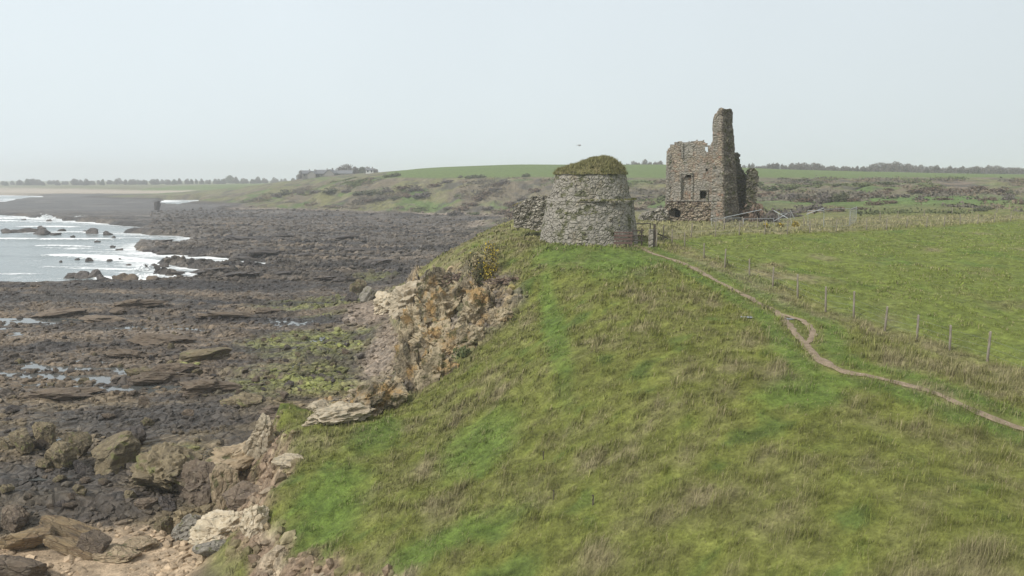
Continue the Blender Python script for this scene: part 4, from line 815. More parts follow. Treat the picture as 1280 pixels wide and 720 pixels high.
# gable tower : lit left face, ragged broken flank turning away to the right
ZT = cz(137)
def edge(T, tab): z = T*ZT; return np.interp(z, [cz(p) for p, _ in tab], [cx(q) for _, q in tab])
LE = [(276,888),(200,888),(160,887),(150,886.5),(146,887),(141,888),(137,889)]; RE = [(276,927),(262,924.5),(245,922.5),(225,920.5),(205,918.5),(190,916.5),(178,916),(165,914),(150,912.5),(141,912),(137,912)]
LE_ = sorted([(a, b) for a, b in LE], key=lambda q: -q[0]); RE_ = sorted(RE, key=lambda q: -q[0])
def tfoot(T, A):
    xl, xr = edge(T, LE_), edge(T, RE_); w = xr-xl
    q = (A/(2*np.pi)*4) % 4; f = q % 1
    ax, ay = xl, np.full_like(xl, -.7); bx, by = xl+w*.46, np.full_like(xl, -1.0); dx, dy = xr, np.full_like(xl, 1.5); ex, ey = xl+.15*w, np.full_like(xl, 2.1)
    px = np.where(q<1, ax+(bx-ax)*f, np.where(q<2, bx+(dx-bx)*f, np.where(q<3, dx+(ex-dx)*f, ex+(ax-ex)*f)))
    py = np.where(q<1, ay+(by-ay)*f, np.where(q<2, by+(dy-by)*f, np.where(q<3, dy+(ey-dy)*f, ey+(ay-ey)*f)))
    rg = ((q > 1) & (q < 2))*np.sin(np.pi*f)*(.55*pn(T*13, T*0+3)+.3*pn(T*31, f*3)); return px+rg*.85, py+rg*-.5
ringwall('gable_tower', tfoot, -.6, ZT, STONE_C, cs_, 160, 170, .07, 21, topfn=lambda X, Y: ZT-.1*sm(cx(892), cx(895), X)*0-.7*(1-sm(cx(892), cx(893.5), X))-.25*sm(cx(910),cx(911),X)+.12*pn(X*2.2, Y*2.2))
for i, z_ in enumerate(np.arange(.6, 13.2, .42)):
    if i % 5 != 3: b = MB(); b.box((cx(888)+.34+.1*(i % 2), -.72, z_), (.62+.22*(i % 2),.2,.36)); b.build('quoin', STONE_K, cs_, bevel=.04)
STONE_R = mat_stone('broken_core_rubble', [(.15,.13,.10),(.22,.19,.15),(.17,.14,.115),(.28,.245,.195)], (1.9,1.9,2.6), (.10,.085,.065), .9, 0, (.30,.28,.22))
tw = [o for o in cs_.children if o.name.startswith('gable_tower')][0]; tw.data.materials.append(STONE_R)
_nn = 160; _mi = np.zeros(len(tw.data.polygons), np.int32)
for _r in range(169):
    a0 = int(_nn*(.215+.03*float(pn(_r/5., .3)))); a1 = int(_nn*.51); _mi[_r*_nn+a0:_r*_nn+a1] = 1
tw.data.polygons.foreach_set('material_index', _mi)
# broken right side
ragged('cross_wall', [(a, z) for a, z in cp([(914,284),(914,192),(918,191),(921,192),(921.5,200),(923,207),(925,212),(929,217),(934,222),(934,284)], 4)], 0, .14, 4, 5.2, STONE_I, cs_, amp=.16, seed=25)
ragged('corner_pier', cp([(930.5,285),(930.5,217),(932,212),(938,210),(941,213),(944.5,218),(945,228),(943,240),(944,262),(945,285)], 2.5), 0, .14, 2.2, 4.4, STONE_I, cs_, amp=.2, seed=26)
o = ragged('flank_wall', [(4.4,-.5),(4.4,5.4),(5.5,5.2),(7,4.1),(9,3.2),(9,-.5)], 0, .3, -11.0, -9.9, STONE_I, cs_, amp=.12, seed=27); o.rotation_euler = (0,0,math.pi/2)
wl = [(cx(p, 4), 4.3, cz(q, 4)) for p, q in ((916,192),(919,192),(922,205),(925,212),(928,216),(932,212),(938,210),(942,213))]; wl = [(x+random.uniform(-.25,.25), y+random.uniform(-.4,.3), z+random.uniform(-.1,.1)) for x, y, z in wl for _ in range(6)]
IVY = mat_leaf('ivy_leaf', (.06,.075,.03), (.085,.09,.04))
# low rubble spur left of the castle
w1 = PY(800, 272, 103); lw = tag(empty('rubble_spur', (w1[0], 103, w1[2])), 'collapsed heap of rubble walling at the left foot of the castle', 'ruined wall')
ragged('wall', px_outline([(799,279),(802,270),(808,266),(815,264),(822,262),(830,260),(834,262),(835,280)], 103, w1[0], w1[2]), 0, .14, 0, 2.2, STONE_W, lw, amp=.3, seed=31)
# ------------------------------------------------------------------ foliage
def leaves(n, rx, ry, rz_, size, seed, clump=.35, shell=.35, base_z=0., thin=1., droop=0.):
    r = np.random.default_rng(seed); k = 14; cc = r.normal(size=(k,3)); cc /= np.linalg.norm(cc, axis=1)[:,None]; cc *= r.uniform(.3,.85,(k,1)); cc[:,2] = np.abs(cc[:,2])*.9
    w = r.integers(0, k, n); d = r.normal(size=(n,3)); d /= np.linalg.norm(d, axis=1)[:,None]; p = cc[w]+d*clump*(r.uniform(shell,1,n)**.5)[:,None]*r.uniform(.7,1.2,k)[w][:,None]
    p[:,2] = np.maximum(p[:,2], -.05); p = p*[rx, ry, rz_]; p[:,2] += base_z
    a = r.normal(size=(n,3)); a /= np.linalg.norm(a, axis=1)[:,None]; b_ = np.cross(a, r.normal(size=(n,3))); b_ /= np.linalg.norm(b_, axis=1)[:,None]; s = size*r.uniform(.5,1.4,(n,1))
    V = np.stack([p-a*s, p+b_*s*.5*thin, p+a*s, p-b_*s*.5*thin], 1).reshape(-1,3); i = np.arange(n)*4; return V, np.c_[i,i+1,i+2,i+3]
LF = {'bare': mat_leaf('bare_twigs', (.14,.12,.105), (.11,.095,.085)), 'dark': mat_leaf('dark_evergreen', (.075,.088,.048), (.10,.10,.058)), 'brown': mat_leaf('dry_bracken', (.17,.12,.085), (.13,.10,.08)), 'green': mat_leaf('green_scrub', (.10,.13,.05), (.13,.14,.065)),
      'gorse': mat_leaf('gorse_spines', (.075,.085,.035), (.12,.10,.055)), 'flower': mat_leaf('gorse_flower', (.55,.38,.03), (.42,.33,.04))}
BARK = mat_plain('bark', (.12,.10,.085), .9, .3, 8)
_bush = {}
def bush_mesh(kind, var, n=420):
    k = (kind, var)
    if k not in _bush:
        V, F = leaves(n, 1, 1, 1, .13, 300+var*7+len(kind), .38); _bush[k] = np_mesh('shrub', V, F, LF[kind], False)
    return _bush[k]
def shrub(px, py, wpx, hpx, kind, label, group=None, Y=None, var=0, name='shrub', cat='shrub'):
    if Y is None: x, y, z = hit(px, py)
    else: x, y, z = PY(px, py, Y); z = zs(x, y)
    o = link(name, bush_mesh(kind, var)); o.location = (x, y, z-.1); o.scale = (wpx*y/1000/2*1.25, wpx*y/1000/2*random.uniform(.7,1.3), hpx*y/1000*random.uniform(.6,.9)); o.rotation_euler = (0,0,random.uniform(0,6.28)*0+random.uniform(-.4,.4)); return tag(o, label, cat, group)
# gorse beside the cliff edge and the three small ones by the back fence
def gorse(px, py, w, h, label, n=900, split=.1, group=None, seed=1):
    x, y, z = hit(px, py); g = tag(empty('gorse_bush', (x, y, z)), label, 'gorse bush', group); rx, hz = w*y/2000, h*y/1000
    V, F = leaves(n, rx, rx*.8, hz, .09, 400+seed, .4); link('foliage', np_mesh('foliage', V, F, LF['gorse'], False), g)
    V, F = leaves(n, rx*1.05, rx*.85, hz*1.05, .065, 400+seed, .42); q = V.reshape(-1,4,3); kk = (q[:,0,0] > rx*split) | (RNG.uniform(size=len(q)) < .06); q = q[kk]; i = np.arange(len(q))*4
    link('flowers', np_mesh('flowers', q.reshape(-1,3), np.c_[i,i+1,i+2,i+3], LF['flower'], False), g)['kind'] = 'stuff'
    b = MB(); b.bar((0,0,-.3),(rx*.1,0,hz*.5),.05); b.build('stem', BARK, g)
gorse(605, 350, 46, 42, 'large gorse bush at the cliff edge flowering yellow on its right side', 2600, .0, seed=1)
gorse(957, 285, 9, 6, 'small orange yellow gorse left of three beside the back fence', 260, -.4, seed=2)
gorse(975, 284, 12, 7, 'middle gorse of three beside the back fence', 260, -.3, seed=3)
gorse(993, 284, 15, 9, 'brightest and largest gorse of three beside the back fence', 400, -.7, seed=4)
for i, (px, py, w, h, kd, lb) in enumerate([(572,352,30,18,'brown','brown dry shrub at the top of the pale rocks'),(633,352,44,16,'brown','dark brown scrub right of the large gorse'),(548,392,16,18,'green','green shrub on the ledge of the ochre cliff'),(579,445,22,24,'green','bright green shrub low on the cliff face'),
      (941,276,32,36,'brown','grey brown leafless bush against the right pier of the castle'),(962,277,26,22,'bare','bare bush right of the castle pier bush'),(984,272,44,18,'bare','wide bare thicket behind the steel panels'),(640,274,14,22,'brown','brown bush at the left end of the broken wall'),(829,208,9,14,'dark',None)]):
    if lb: shrub(px, py, w, h, kd, lb, var=i % 3)
# ------------------------------------------------------------------ scrub on the far slopes
SCR = [(357,243,18,8,'dark'),(345,246,14,6,'bare'),(376,243,10,5,'bare'),(396,241,22,7,'bare'),(415,240,26,8,'dark'),(432,241,12,7,'bare'),(452,243,22,9,'dark'),(468,243,26,12,'dark'),(484,240,18,9,'bare'),(493,221,14,11,'dark'),(484,222,10,6,'green'),(505,236,20,7,'brown'),(520,238,20,9,'bare'),(508,246,18,7,'brown'),(528,246,26,10,'bare'),
 (475,250,20,6,'bare'),(462,252,16,5,'brown'),(494,249,16,5,'dark'),(590,222,18,5,'dark'),(602,222,14,5,'dark'),(576,222,8,4,'bare'),(657,221,10,7,'dark'),(560,228,16,6,'bare'),(545,233,16,7,'brown'),(632,229,20,6,'bare'),(618,238,18,7,'bare'),(611,244,22,8,'brown'),(600,250,18,9,'brown'),(590,257,22,8,'brown'),(578,262,20,7,'brown'),(622,232,14,6,'brown'),(570,268,22,7,'bare'),(595,268,20,6,'green'),(560,262,14,6,'bare'),
 (640,258,20,10,'brown'),(655,250,20,8,'bare'),(670,240,16,7,'brown'),(630,266,26,8,'brown'),(610,262,18,7,'bare'),(800,262,18,8,'brown'),(815,256,16,9,'brown'),(806,248,20,7,'bare'),(825,262,10,10,'bare'),
 (965,238,30,10,'green'),(990,236,26,8,'green'),(955,246,30,12,'brown'),(985,250,30,12,'bare'),(1010,252,26,10,'brown'),(1030,254,26,16,'bare'),(1047,252,26,17,'dark'),(1060,244,18,8,'dark'),(1020,262,28,12,'bare'),(1000,266,22,12,'bare'),(1045,264,26,12,'brown'),(1075,262,24,8,'brown'),(1065,252,22,8,'brown'),(1090,246,26,8,'brown'),(1105,242,18,7,'brown'),(1112,238,16,7,'brown'),(1095,256,22,8,'brown'),(1115,254,20,7,'brown'),
 (1125,246,20,8,'bare'),(1145,240,26,9,'brown'),(1165,238,26,9,'brown'),(1185,240,24,9,'brown'),(1205,242,24,9,'brown'),(1225,238,26,9,'brown'),(1248,240,24,10,'brown'),(1260,250,20,10,'bare'),(1235,250,26,8,'brown'),(1180,250,24,7,'brown'),(1150,250,22,6,'bare'),(1080,233,26,8,'green'),(1050,232,26,6,'green'),(1110,230,30,7,'green'),(1140,229,24,6,'green'),(1020,230,24,6,'green'),(1225,264,18,12,'dark'),(1237,262,8,7,'dark'),(1000,226,20,5,'green'),(1275,255,14,10,'brown'),(945,232,24,8,'green'),(1262,244,14,12,'dark')]
KL = {'dark': 'dark evergreen bush on the hillside beyond the headland', 'bare': 'grey leafless bush on the hillside beyond the headland', 'brown': 'brown bracken clump on the hillside beyond the headland', 'green': 'dull green bush on the hillside beyond the headland'}
for i, (px, py, w, h, kd) in enumerate(SCR): shrub(px, py, w, h, kd, KL[kd], kd+' bushes on the far slopes', var=i % 4)
r = np.random.default_rng(77); X = r.uniform(-170, 330, 150000); Y = r.uniform(155, 520, 150000); zz0 = samp(GZ0, X, Y); f_ = fbm(X/24, Y/34, 4, 61.)+.5*fbm(X/7, Y/10, 3, 68.)
k = (zz0 > 3) & (zz0 < 17.6) & (np.abs(X/Y) < .8) & (samp(landm, X, Y) > .5) & (f_ > .22+r.uniform(-.12,.12,len(X))); X, Y = X[k][:9000], Y[k][:9000]; n = len(X); P0 = np.c_[X, Y, zat(X, Y)]; pc = 14
f2_ = fbm(X/30, Y/40, 3, 99.)[:,None]; bc = np.where(f2_ > .08, np.array([[.12,.14,.06]]), np.where(f2_ > -.1, np.array([[.18,.145,.10]]), np.array([[.145,.13,.10]])))*r.uniform(.7,1.3,(n,1))
sc0 = r.uniform(.5,1.5,(n,1,1)); pp = P0[:,None,:]+r.normal(0, 1, (n,pc,3))*[.95,.95,.32]*sc0; pp[...,2] = np.maximum(pp[...,2], P0[:,None,2]); pp = pp.reshape(-1,3)
a = r.normal(size=(n*pc,3)); a /= np.linalg.norm(a, axis=1)[:,None]; b_ = np.cross(a, r.normal(size=(n*pc,3))); b_ /= np.linalg.norm(b_, axis=1)[:,None]; q_ = r.uniform(.18,.5,(n*pc,1))
V = np.stack([pp-a*q_, pp+b_*q_*.6, pp+a*q_, pp-b_*q_*.6], 1).reshape(-1,3); i = np.arange(n*pc)*4
tag(link('hillside_scrub', np_mesh('hillside_scrub', V, np.c_[i,i+1,i+2,i+3], MGR, True, {'tint': np.repeat(np.repeat(bc, pc, 0), 4, 0)})), 'low brown and green scrub covering the far slopes', 'scrub', kind='stuff')
# ------------------------------------------------------------------ far trees
def make_tree(kind, seed, broad=1.):
    t = empty('tree', (0,0,-500)); V, F = leaves(1500, 5.5*broad, 4.2*broad, 5.6, .8, seed, .45, base_z=1.2, thin=.6); link('crown', np_mesh('crown', V, F, LF[kind], False), t)
    b = MB(); b.bar((0,0,-1),(.1,0,3.2),.32,7,.22); r = random.Random(seed)
    for i in range(7): a = i*.9; b.bar((.1,0,2.2+i*.25),(2.2*math.cos(a)*broad, 2.2*math.sin(a)*broad, 4.5+r.random()*2),.12,5,.03)
    b.build('trunk', BARK, t); return t
protos = [make_tree('bare', 501), make_tree('bare', 502, 1.3), make_tree('dark', 503), make_tree('bare', 504, .8)]; used = [False]*4
def tree(px, pyb, hpx, Y, kind, label, group):
    x, y, z = PY(px, pyb-hpx, Y); g_ = zs(x, y); src = protos[kind]
    if not used[kind]: o = src; used[kind] = True
    else:
        o = src.copy(); COL.objects.link(o)
        for ch in src.children: c = ch.copy(); COL.objects.link(c); c.parent = o
    s = max((hpx+1.2)*Y/1000/7.2, .4); sz_ = max((z+1.-g_)/6.6, .35*s); o.location = (x, y, g_-.3); o.scale = (s*random.uniform(1.0,1.7), s, sz_*random.uniform(.9,1.08)); o.rotation_euler = (0,0,random.uniform(-3,3)); tag(o, label, 'tree', group)
rt = random.Random(9)
for i in range(64):
    px = 925+i*5.7+rt.uniform(-2,2); tp = np.interp(px, [925,960,1000,1040,1090,1110,1130,1150,1200,1280,1300],[208,206,205,209,209,207,206.5,210,209,212,212]); pb = np.interp(px,[925,1000,1100,1200,1290],[210,212.5,215,217,219])
    tree(px, pb+.6, pb-tp+rt.uniform(-.8,1.6), 640+rt.uniform(-30,30), rt.choice([0,1,1,3]), 'hazy leafless tree in the tree line on the right horizon', 'trees along the right horizon')
for px, pb, h in [(785,207,3),(792,207,4),(798,207,3.5),(806,207,4.5),(812,207,4),(820,207,4.5),(826,207,4)]: tree(px, pb+.5, h, 650, rt.choice([0,1]), 'tiny hazy tree on the skyline left of the castle', 'skyline trees left of the castle')
for i, (px, pb, h, k) in enumerate([(376,219.5,5,1),(387,220,5,0),(410,219,5,0),(424,218,7,1),(433,216,8,1),(444,216,6,1),(452,216,7,2),(459,216,6,1),(467,216,5,0)]): tree(px, pb, h, 690, k, 'bare tree behind the roofs of the far farm', 'trees behind the far farm')
for i in range(70):
    px = -20+i*5.8+rt.uniform(-3,3)
    if px > 372: continue
    h = 1.8+1.5*max(0, float(pn(px/25., 4.2)))*3+rt.uniform(-.5,.8); tree(px, 229.-.009*px, h, 1250+rt.uniform(-60,120), rt.choice([1,1,2,0]), 'faint tree on the low wooded shore across the bay', 'wooded shore across the bay')
for k in range(4):
    if not used[k]:
        for ch in list(protos[k].children): bpy.data.objects.remove(ch)
        bpy.data.objects.remove(protos[k])
# ------------------------------------------------------------------ far farm
WALLM = mat_plain('rendered_wall', (.22,.21,.19), .9); SLATE = mat_plain('slate', (.16,.165,.175), .7); DARKW = mat_plain('window_dark', (.05,.055,.06), .3); WHITEM = mat_plain('white_render', (.7,.69,.66), .8)
def house(px, py, L, D, Hh, rh, rz, label, nw=4, wall=None, Y=600, gable_dark=True):
    x, y, z = PY(px, py, Y); z = min(z, zs(x, y)+3)
    L *= .85; Hh *= .8; rh *= .8; t = tag(empty('farm_building', (x, y, z), rz), label, 'building', 'buildings of the far farm')
    b = MB(); b.add([(-L/2,-D/2,-3),(L/2,-D/2,-3),(L/2,D/2,-3),(-L/2,D/2,-3),(-L/2,-D/2,Hh),(L/2,-D/2,Hh),(L/2,D/2,Hh),(-L/2,D/2,Hh),(-L/2,0,Hh+rh),(L/2,0,Hh+rh)], [(0,1,5,4),(2,3,7,6),(1,2,6,9,5),(3,0,4,8,7)]); b.build('wall', wall or WALLM, t)
    b = MB(); o_ = .3
    for s in (-1, 1): b.add([(-L/2-o_, s*(D/2+o_), Hh-.15), (L/2+o_, s*(D/2+o_), Hh-.15), (L/2+o_, 0, Hh+rh+.1), (-L/2-o_, 0, Hh+rh+.1), (-L/2-o_, s*(D/2+o_), Hh+.1), (L/2+o_, s*(D/2+o_), Hh+.1), (L/2+o_, 0, Hh+rh+.35), (-L/2-o_, 0, Hh+rh+.35)], [(0,1,2,3),(4,5,6,7),(0,1,5,4),(1,2,6,5),(3,0,4,7)])
    rf = b.build('roof', SLATE, t); b = MB(); b.box((L/2-.6,0,Hh+rh+.7),(.7,.9,1.4)); b.build('chimney', WALLM, rf)
    for i in range(nw): b = MB(); b.box((-L/2+L*(i+.5)/nw, -D/2-.02, Hh*.5), (.9,.1,1.2)); b.build('window', DARKW, t)
house(383,221,7,6,2.8,2.6,.3,'small gabled house at the left end of the far farm',2,Y=600)
house(392,221,6,7,2.6,2.4,1.2,'narrow gabled house second from the left in the far farm',2,Y=596)
house(403,221,10,7,2.8,3.2,.1,'grey gabled barn in the middle of the far farm',3,Y=600)
house(414,221,7,8,3,3.4,1.3,'steep gabled barn left of the long shed',2,Y=598)
house(429,220.5,18,8,2.6,2.6,-.05,'long low slate roofed shed at the right of the far farm',6,Y=604)
house(462,215.5,6,4,1.8,1.2,.2,'tiny white cottage on the skyline right of the farm',2,WHITEM,Y=560)
# ------------------------------------------------------------------ fences
WOOD = mat_plain('weathered_post_wood', (.29,.255,.205), .9, .3, 7, stretch=(1,1,.15), c2=(.16,.135,.105)); WOODD = mat_plain('dark_timber', (.085,.07,.058), .85, .3, 7, stretch=(1,1,.2)); WOODB = mat_plain('reddish_brown_boards', (.15,.10,.085), .85, .3, 6, stretch=(.2,1,1)); WIRE = mat_plain('galvanised_wire', (.34,.35,.35), .5, .1, 5, .6)
STEEL = mat_plain('galvanised_steel', (.42,.44,.45), .5, .1, 5, .3)
def post_mesh(r, h):
    b = MB(); b.bar((0,0,-.4),(0,0,h),r,9,r*.9); b.bar((0,0,h),(0,0,h+.03),r*.9,9,r*.5); me = bpy.data.meshes.new('post'); me.from_pydata(b.v, [], b.f); me.materials.append(WOOD); return me
def wire_fence(pts, label, hgt, r, name='wire_fence', wires=(.3,.55,.85), rw=.003):
    x0, y0 = pts[0]; z0 = zs(x0, y0); f = tag(empty(name, (x0, y0, z0)), label, 'fence'); pm = post_mesh(r, hgt); tops = []
    for i, (x, y) in enumerate(pts):
        p = link('post', pm, f); z = zs(x, y); p.location = (x-x0, y-y0, z-z0); p.rotation_euler = (random.uniform(-.05,.05), random.uniform(-.06,.06), 0); s = random.uniform(.92,1.1); p.scale = (1,1,s); tops.append((x-x0, y-y0, z-z0))
    for h in wires:
        b = MB()
        for p, q in zip(tops[:-1], tops[1:]): b.bar((p[0],p[1]-r,p[2]+h),(q[0],q[1]-r,q[2]+h),rw,4)
        b.build('wire', WIRE, f)
wire_fence(FENCE_W, 'post and wire fence following the earth path down the field edge', 1.1, .05)
wire_fence(BACK_W, 'post and wire fence along the far edge of the green field', 1.3, .055, rw=.004)
# third fence in the straw coloured strip
F3 = [hit(*p)[:2] for p in [(905,287),(928,286),(947,285),(1005,283),(1062,282),(1100,276),(1122,273),(1155,270),(1190,268),(1215,267),(1246,266),(1280,264)]]
wire_fence(F3, 'faint old post fence behind the back fence in straw coloured grass', 1.2, .06, rw=.004, wires=(.6,1.0))
# boards and gate in front of the dovecote
gy = 61.6; gx = PY(779, 300, gy)[0]; gz = zs(gx, gy); bf = tag(empty('board_fence', (gx, gy, gz)), 'short reddish brown board panel leaning in front of the dovecote', 'fence')
def pxm(px): return (px-779)*gy/1000
for i, z in enumerate((.42,.70,.98,1.22)): b = MB(); b.box((0, .0, z), (pxm(790)-pxm(767), .04, .17 if i < 3 else .10)); b.build('board', WOODB, bf)
for p in (771, 787): b = MB(); b.box((pxm(p), .06, .55), (.1,.09,1.5)); b.build('post', WOOD if p == 771 else WOODD, bf)
g2 = PY(797.5, 300, 64); g2 = (g2[0], 64, zs(g2[0], 64)); gt = tag(empty('timber_gate', g2), 'dark three railed timber gate at the head of the path', 'gate')
for h in (.45, .85, 1.25): b = MB(); b.box((0,0,h),(.95,.05,.09)); b.build('rail', WOODD, gt)
for x in (-.42, .3): b = MB(); b.box((x,.06,.7),(.10,.08,1.45)); b.build('upright', WOODD, gt)
b = MB(); b.plank((-.42,-.05,.45),(.3,-.05,1.2),.08,.03); b.build('brace', WOODD, gt)
for px, w, h, mt, lb in [(789.5,.16,1.2,WOODD,'dark square gatepost between the board panel and the gate'),(813.5,.34,1.42,STONE_K,'pale stone gatepost right of the timber gate'),(817.8,.17,1.85,WOODD,'tall dark timber post beside the pale stone gatepost'),(820.6,.11,1.4,WOOD,'thin pale post right of the tall dark post')]:
    y = 62.8; x = PY(px, 301, y)[0]; z = zs(x, y); b = MB(); b.box((0,0,h/2-.2),(w,w,h+.4)); o = b.build('gatepost', mt, bevel=.02); o.location = (x, y, z); tag(o, lb, 'post')
x, y, z = hit(826, 299); b = MB(); b.bar((-.5,0,.55),(.65,0,.05),.06,8,.05); o = b.build('fallen_rail', WOODD); o.location = (x, y, z); tag(o, 'dark fallen rail sloping down right of the gateposts', 'rail')
b = MB(); b.bar((-.9,0,0),(.55,0,0),.045,7); x, y, z = PY(806, 278, 72); o = b.build('pale_rail', WOOD); o.location = (x, y, zs(x,y)+1.25); tag(o, 'pale horizontal rail seen above the timber gate', 'rail')
for p in (-.85,.5): b = MB(); b.bar((p,0,-1.4),(p,0,.05),.05,7); b.build('post', WOOD, o)
# steel site panels beside the castle
def panel(pa, pb, hgt, label, ya=None, yb=None, lean=0.):
    if ya: A = PY(pa[0], pa[1], ya); B = PY(pb[0], pb[1], yb); A = (A[0], A[1], A[2]); B = (B[0], B[1], B[2])
    else: A = hit(*pa); B = hit(*pb)
    t = tag(empty('site_barrier', A), label, 'barrier', 'leaning steel site panels by the castle'); d = Vector(B)-Vector(A); u = Vector((0,lean,hgt)); r = .028
    b = MB(); q = [Vector((0,0,0)), d, d+u, u]; [b.bar(q[i], q[(i+1) % 4], r*(1.1 if i == 2 else .6), 6) for i in range(4)]; b.build('frame', STEEL, t)
    b = MB(); n_ = max(3, int(d.length/.3))
    for i in range(1, n_): b.bar(d*(i/n_), d*(i/n_)+u, .0035, 3)
    for i in range(1, 8): b.bar(u*(i/8), d+u*(i/8), .0035, 3)
    b.build('mesh', WIRE, t)
panel((1062,283),(1070,278),2.1,'upright steel mesh panel at the right end of the row')
panel((1029,284),(1061,282),2.1,'steel mesh panel with a level top rail left of the end panel')
panel((1010,284),(1030,284),1.95,'steel mesh panel dipping down to the left',lean=.3)
A_ = hit(905,284); 
panel((975,284),(990,282),1.5,'short steel panel tilted back between bushes',lean=.9)
panel((890,283),(930,282),.9,'low steel panel lying back before the gable tower',lean=.5)
panel((930,283),(968,282),.85,'low steel panel lying back right of the gable tower',lean=.5)
for (a, b_, ya, yb, lb) in [((905,272),(952,262),98,100,'loose steel tube slanting upwards across the dark doorway'),((967,263),(985,273),98,97,'crossed steel tube leaning down to the right'),((968,276),(984,267),97,98,'crossed steel tube rising to the right'),((988,263),(993,273),97,97,'short upright tilted steel tube near the crossed tubes'),((1008,268),(1030,260),96,96,'steel tube sloping down from the mesh panels')]:
    A = PY(*a, ya); B = PY(*b_, yb); m_b = MB(); m_b.bar((0,0,0), Vector(B)-Vector(A), .045, 7); o = m_b.build('steel_tube', STEEL); o.location = A; tag(o, lb, 'steel tube')
# ------------------------------------------------------------------ small things
x, y, z = hit(608, 318); sp_ = tag(empty('bare_sapling', (x, y, z)), 'thin whitish bare sapling above the large gorse bush', 'sapling'); b = MB()
for a, h, q in [(-.25,1.25,.1),(.1,1.7,.0),(.35,1.5,.1),(-.5,.8,.05),(.55,1.0,-.1)]: b.bar((0,0,-.2),(a,q,h),.022,5,.008)
b.build('stems', mat_plain('pale_bark', (.42,.39,.34), .8), sp_)
for px, py, lb in [(679,575,'small dark peg in grass, upper of three below the dovecote'),(692,625,'small dark peg in grass, middle of three below the dovecote'),(741,632,'small dark peg in grass, lowest of three below the dovecote')]:
    x, y, z = hit(px, py); b = MB(); b.bar((0,0,-.1),(.01,0,.3),.022,6,.018); b.box((0,0,.31),(.05,.05,.03)); o = b.build('marker_peg', WOODD); o.location = (x, y, z); tag(o, lb, 'peg')
def puddle(px, py, rx, ry, label):
    x, y, z = hit(px, py); pts = [(x+rx*math.cos(a)*(1+.25*math.sin(3*a+px)), y+ry*math.sin(a)*(1+.2*math.cos(2*a))) for a in np.linspace(0, 6.28, 25)[:-1]]
    pool('puddle', pts, z+.03, label)
puddle(935, 397, .28, .32, 'small pale puddle in the grass left of the path'); puddle(983, 399, .30, .30, 'muddy puddle lying on the path at the fork')
# dark rock stack far across the flats
rock(197, 262, 8, 11, 'dark', 'dark upright rock stack far out on the flats', 'rock stack', 'rock_stack', seed=90, sub=3, sink=.2, boxy=.5, rz=0.)
rock(148, 392, 24, 8, 'brown', 'flat brown slab beside the upper rock pools', 'rock', 'rock_slab', seed=91)
# gull
x, y, z = PY(724, 182, 120); gl = tag(empty('gull', (x, y, z), .4), 'distant gull gliding over the field with spread wings', 'bird')
GULL = mat_plain('gull_plumage', (.45,.45,.46), .8); v, f = ICO[3]; v = v.copy()*[.30,.075,.075]; v[:,0] *= 1; v[:,1] *= 1-.4*np.clip(-v[:,0]/.3,0,1); v[:,2] *= 1-.5*np.clip(-v[:,0]/.3,0,1)
hd = ICO[2][0]*[.06,.05,.05]+[.29,0,.02]; tail = np.array([(-.25,-.03,0),(-.25,.03,0),(-.42,.08,0),(-.42,-.08,0),(-.25,-.03,.015),(-.25,.03,.015),(-.42,.08,.012),(-.42,-.08,.012)])
bk = np.array([(.34,-.012,.02),(.34,.012,.02),(.41,0,.01),(.34,0,.035)]); nb, nh = len(v), len(hd)
link('body', np_mesh('body', np.r_[v, hd, tail, bk], [np.r_[f, ICO[2][1]+nb, np.array([(0,1,2),(1,3,2),(3,0,2)])+nb+nh+8], np.array([(0,1,2,3),(7,6,5,4),(0,3,7,4),(1,5,6,2),(3,2,6,7)])+nb+nh], GULL, True), gl)
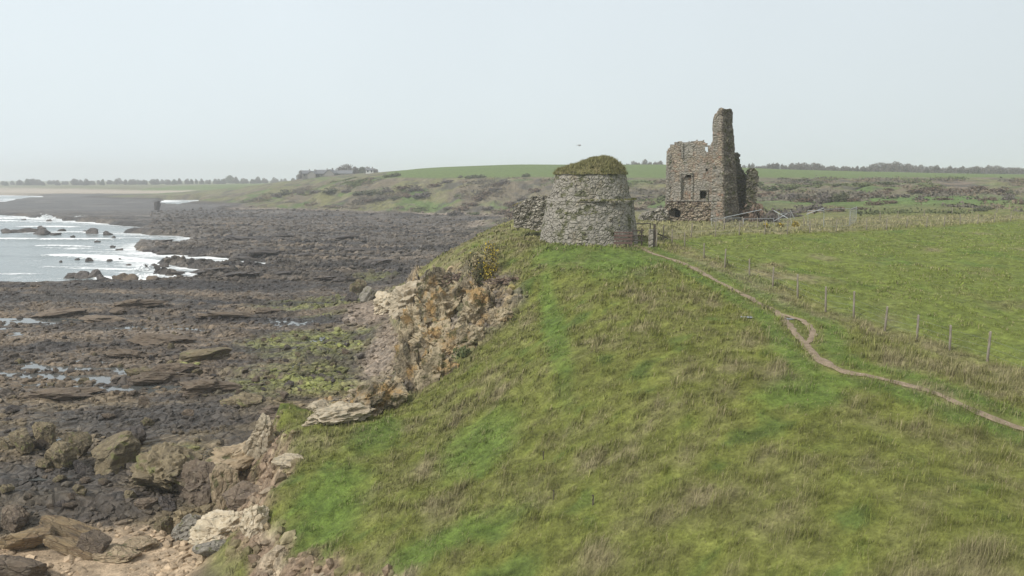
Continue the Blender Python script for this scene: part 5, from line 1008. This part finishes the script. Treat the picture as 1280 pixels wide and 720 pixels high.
for s in (-1, 1):
    W_ = [(0,.04,.03,.17),(.28,.17,.02,.15),(.50,.13,-.03,.11),(.72,.04,-.14,.03)]; V = []
    for (yy_, zz2, xx_, ch) in W_: V += [(xx_+ch/2, s*yy_, zz2), (xx_-ch/2, s*yy_, zz2-.005), (xx_, s*yy_, zz2+.018)]
    F = []
    for i in range(3):
        a_ = i*3; F += [(a_, a_+3, a_+5, a_+2), (a_+2, a_+5, a_+4, a_+1), (a_+1, a_+4, a_+3, a_)]
    link('wing', np_mesh('wing', np.array(V), np.array(F), GULL, True), gl)
# ------------------------------------------------------------------ surf spray
r = np.random.default_rng(8); SPR = M_('spray'); SPR.base((.82,.84,.84), .9); pts = []
for px, py, w, h, n in [(58,273,14,6,260),(100,274,10,5,180),(180,336,10,7,220),(70,275,30,2,200),(176,345,30,2,160),(20,356,40,2,200),(126,300,30,2,120),(30,357,60,1.5,160)]:
    x, y, _ = P(px, py, .1); q = np.c_[r.normal(0, w*y/2600, n), r.normal(0, 1.5, n), np.abs(r.normal(0, h*y/2200, n))]; q[:,2] *= np.exp(-np.abs(q[:,0])/(w*y/2000)); pts.append(q+[x, y, .05])
pts = np.concatenate(pts); v, f = ICO[1]; n = len(pts); s = r.uniform(.06,.28,(n,1,1)); V = (v[None]*s*[1.4,1,.8]+pts[:,None,:]).reshape(-1,3); FF = (f[None]+(np.arange(n)*len(v))[:,None,None]).reshape(-1,3)
tag(link('sea_spray', np_mesh('sea_spray', V, FF, SPR.m, True)), 'white spray thrown up where waves hit the rocks', 'spray', kind='stuff')
# ------------------------------------------------------------------ haze
b = MB(); b.box((0, 1550, 28), (5600, 3400, 66)); hm = bpy.data.materials.new('air'); hm.use_nodes = True; t = hm.node_tree; t.nodes.clear(); o_ = t.nodes.new('ShaderNodeOutputMaterial'); pv = t.nodes.new('ShaderNodeVolumePrincipled')
pv.inputs['Color'].default_value = (.93,.97,1,1); pv.inputs['Density'].default_value = .00043; pv.inputs['Anisotropy'].default_value = .0; t.links.new(pv.outputs[0], o_.inputs['Volume'])
hz = b.build('haze', hm); tag(hz, 'thin pale sea haze over the whole coast', 'haze', kind='stuff')
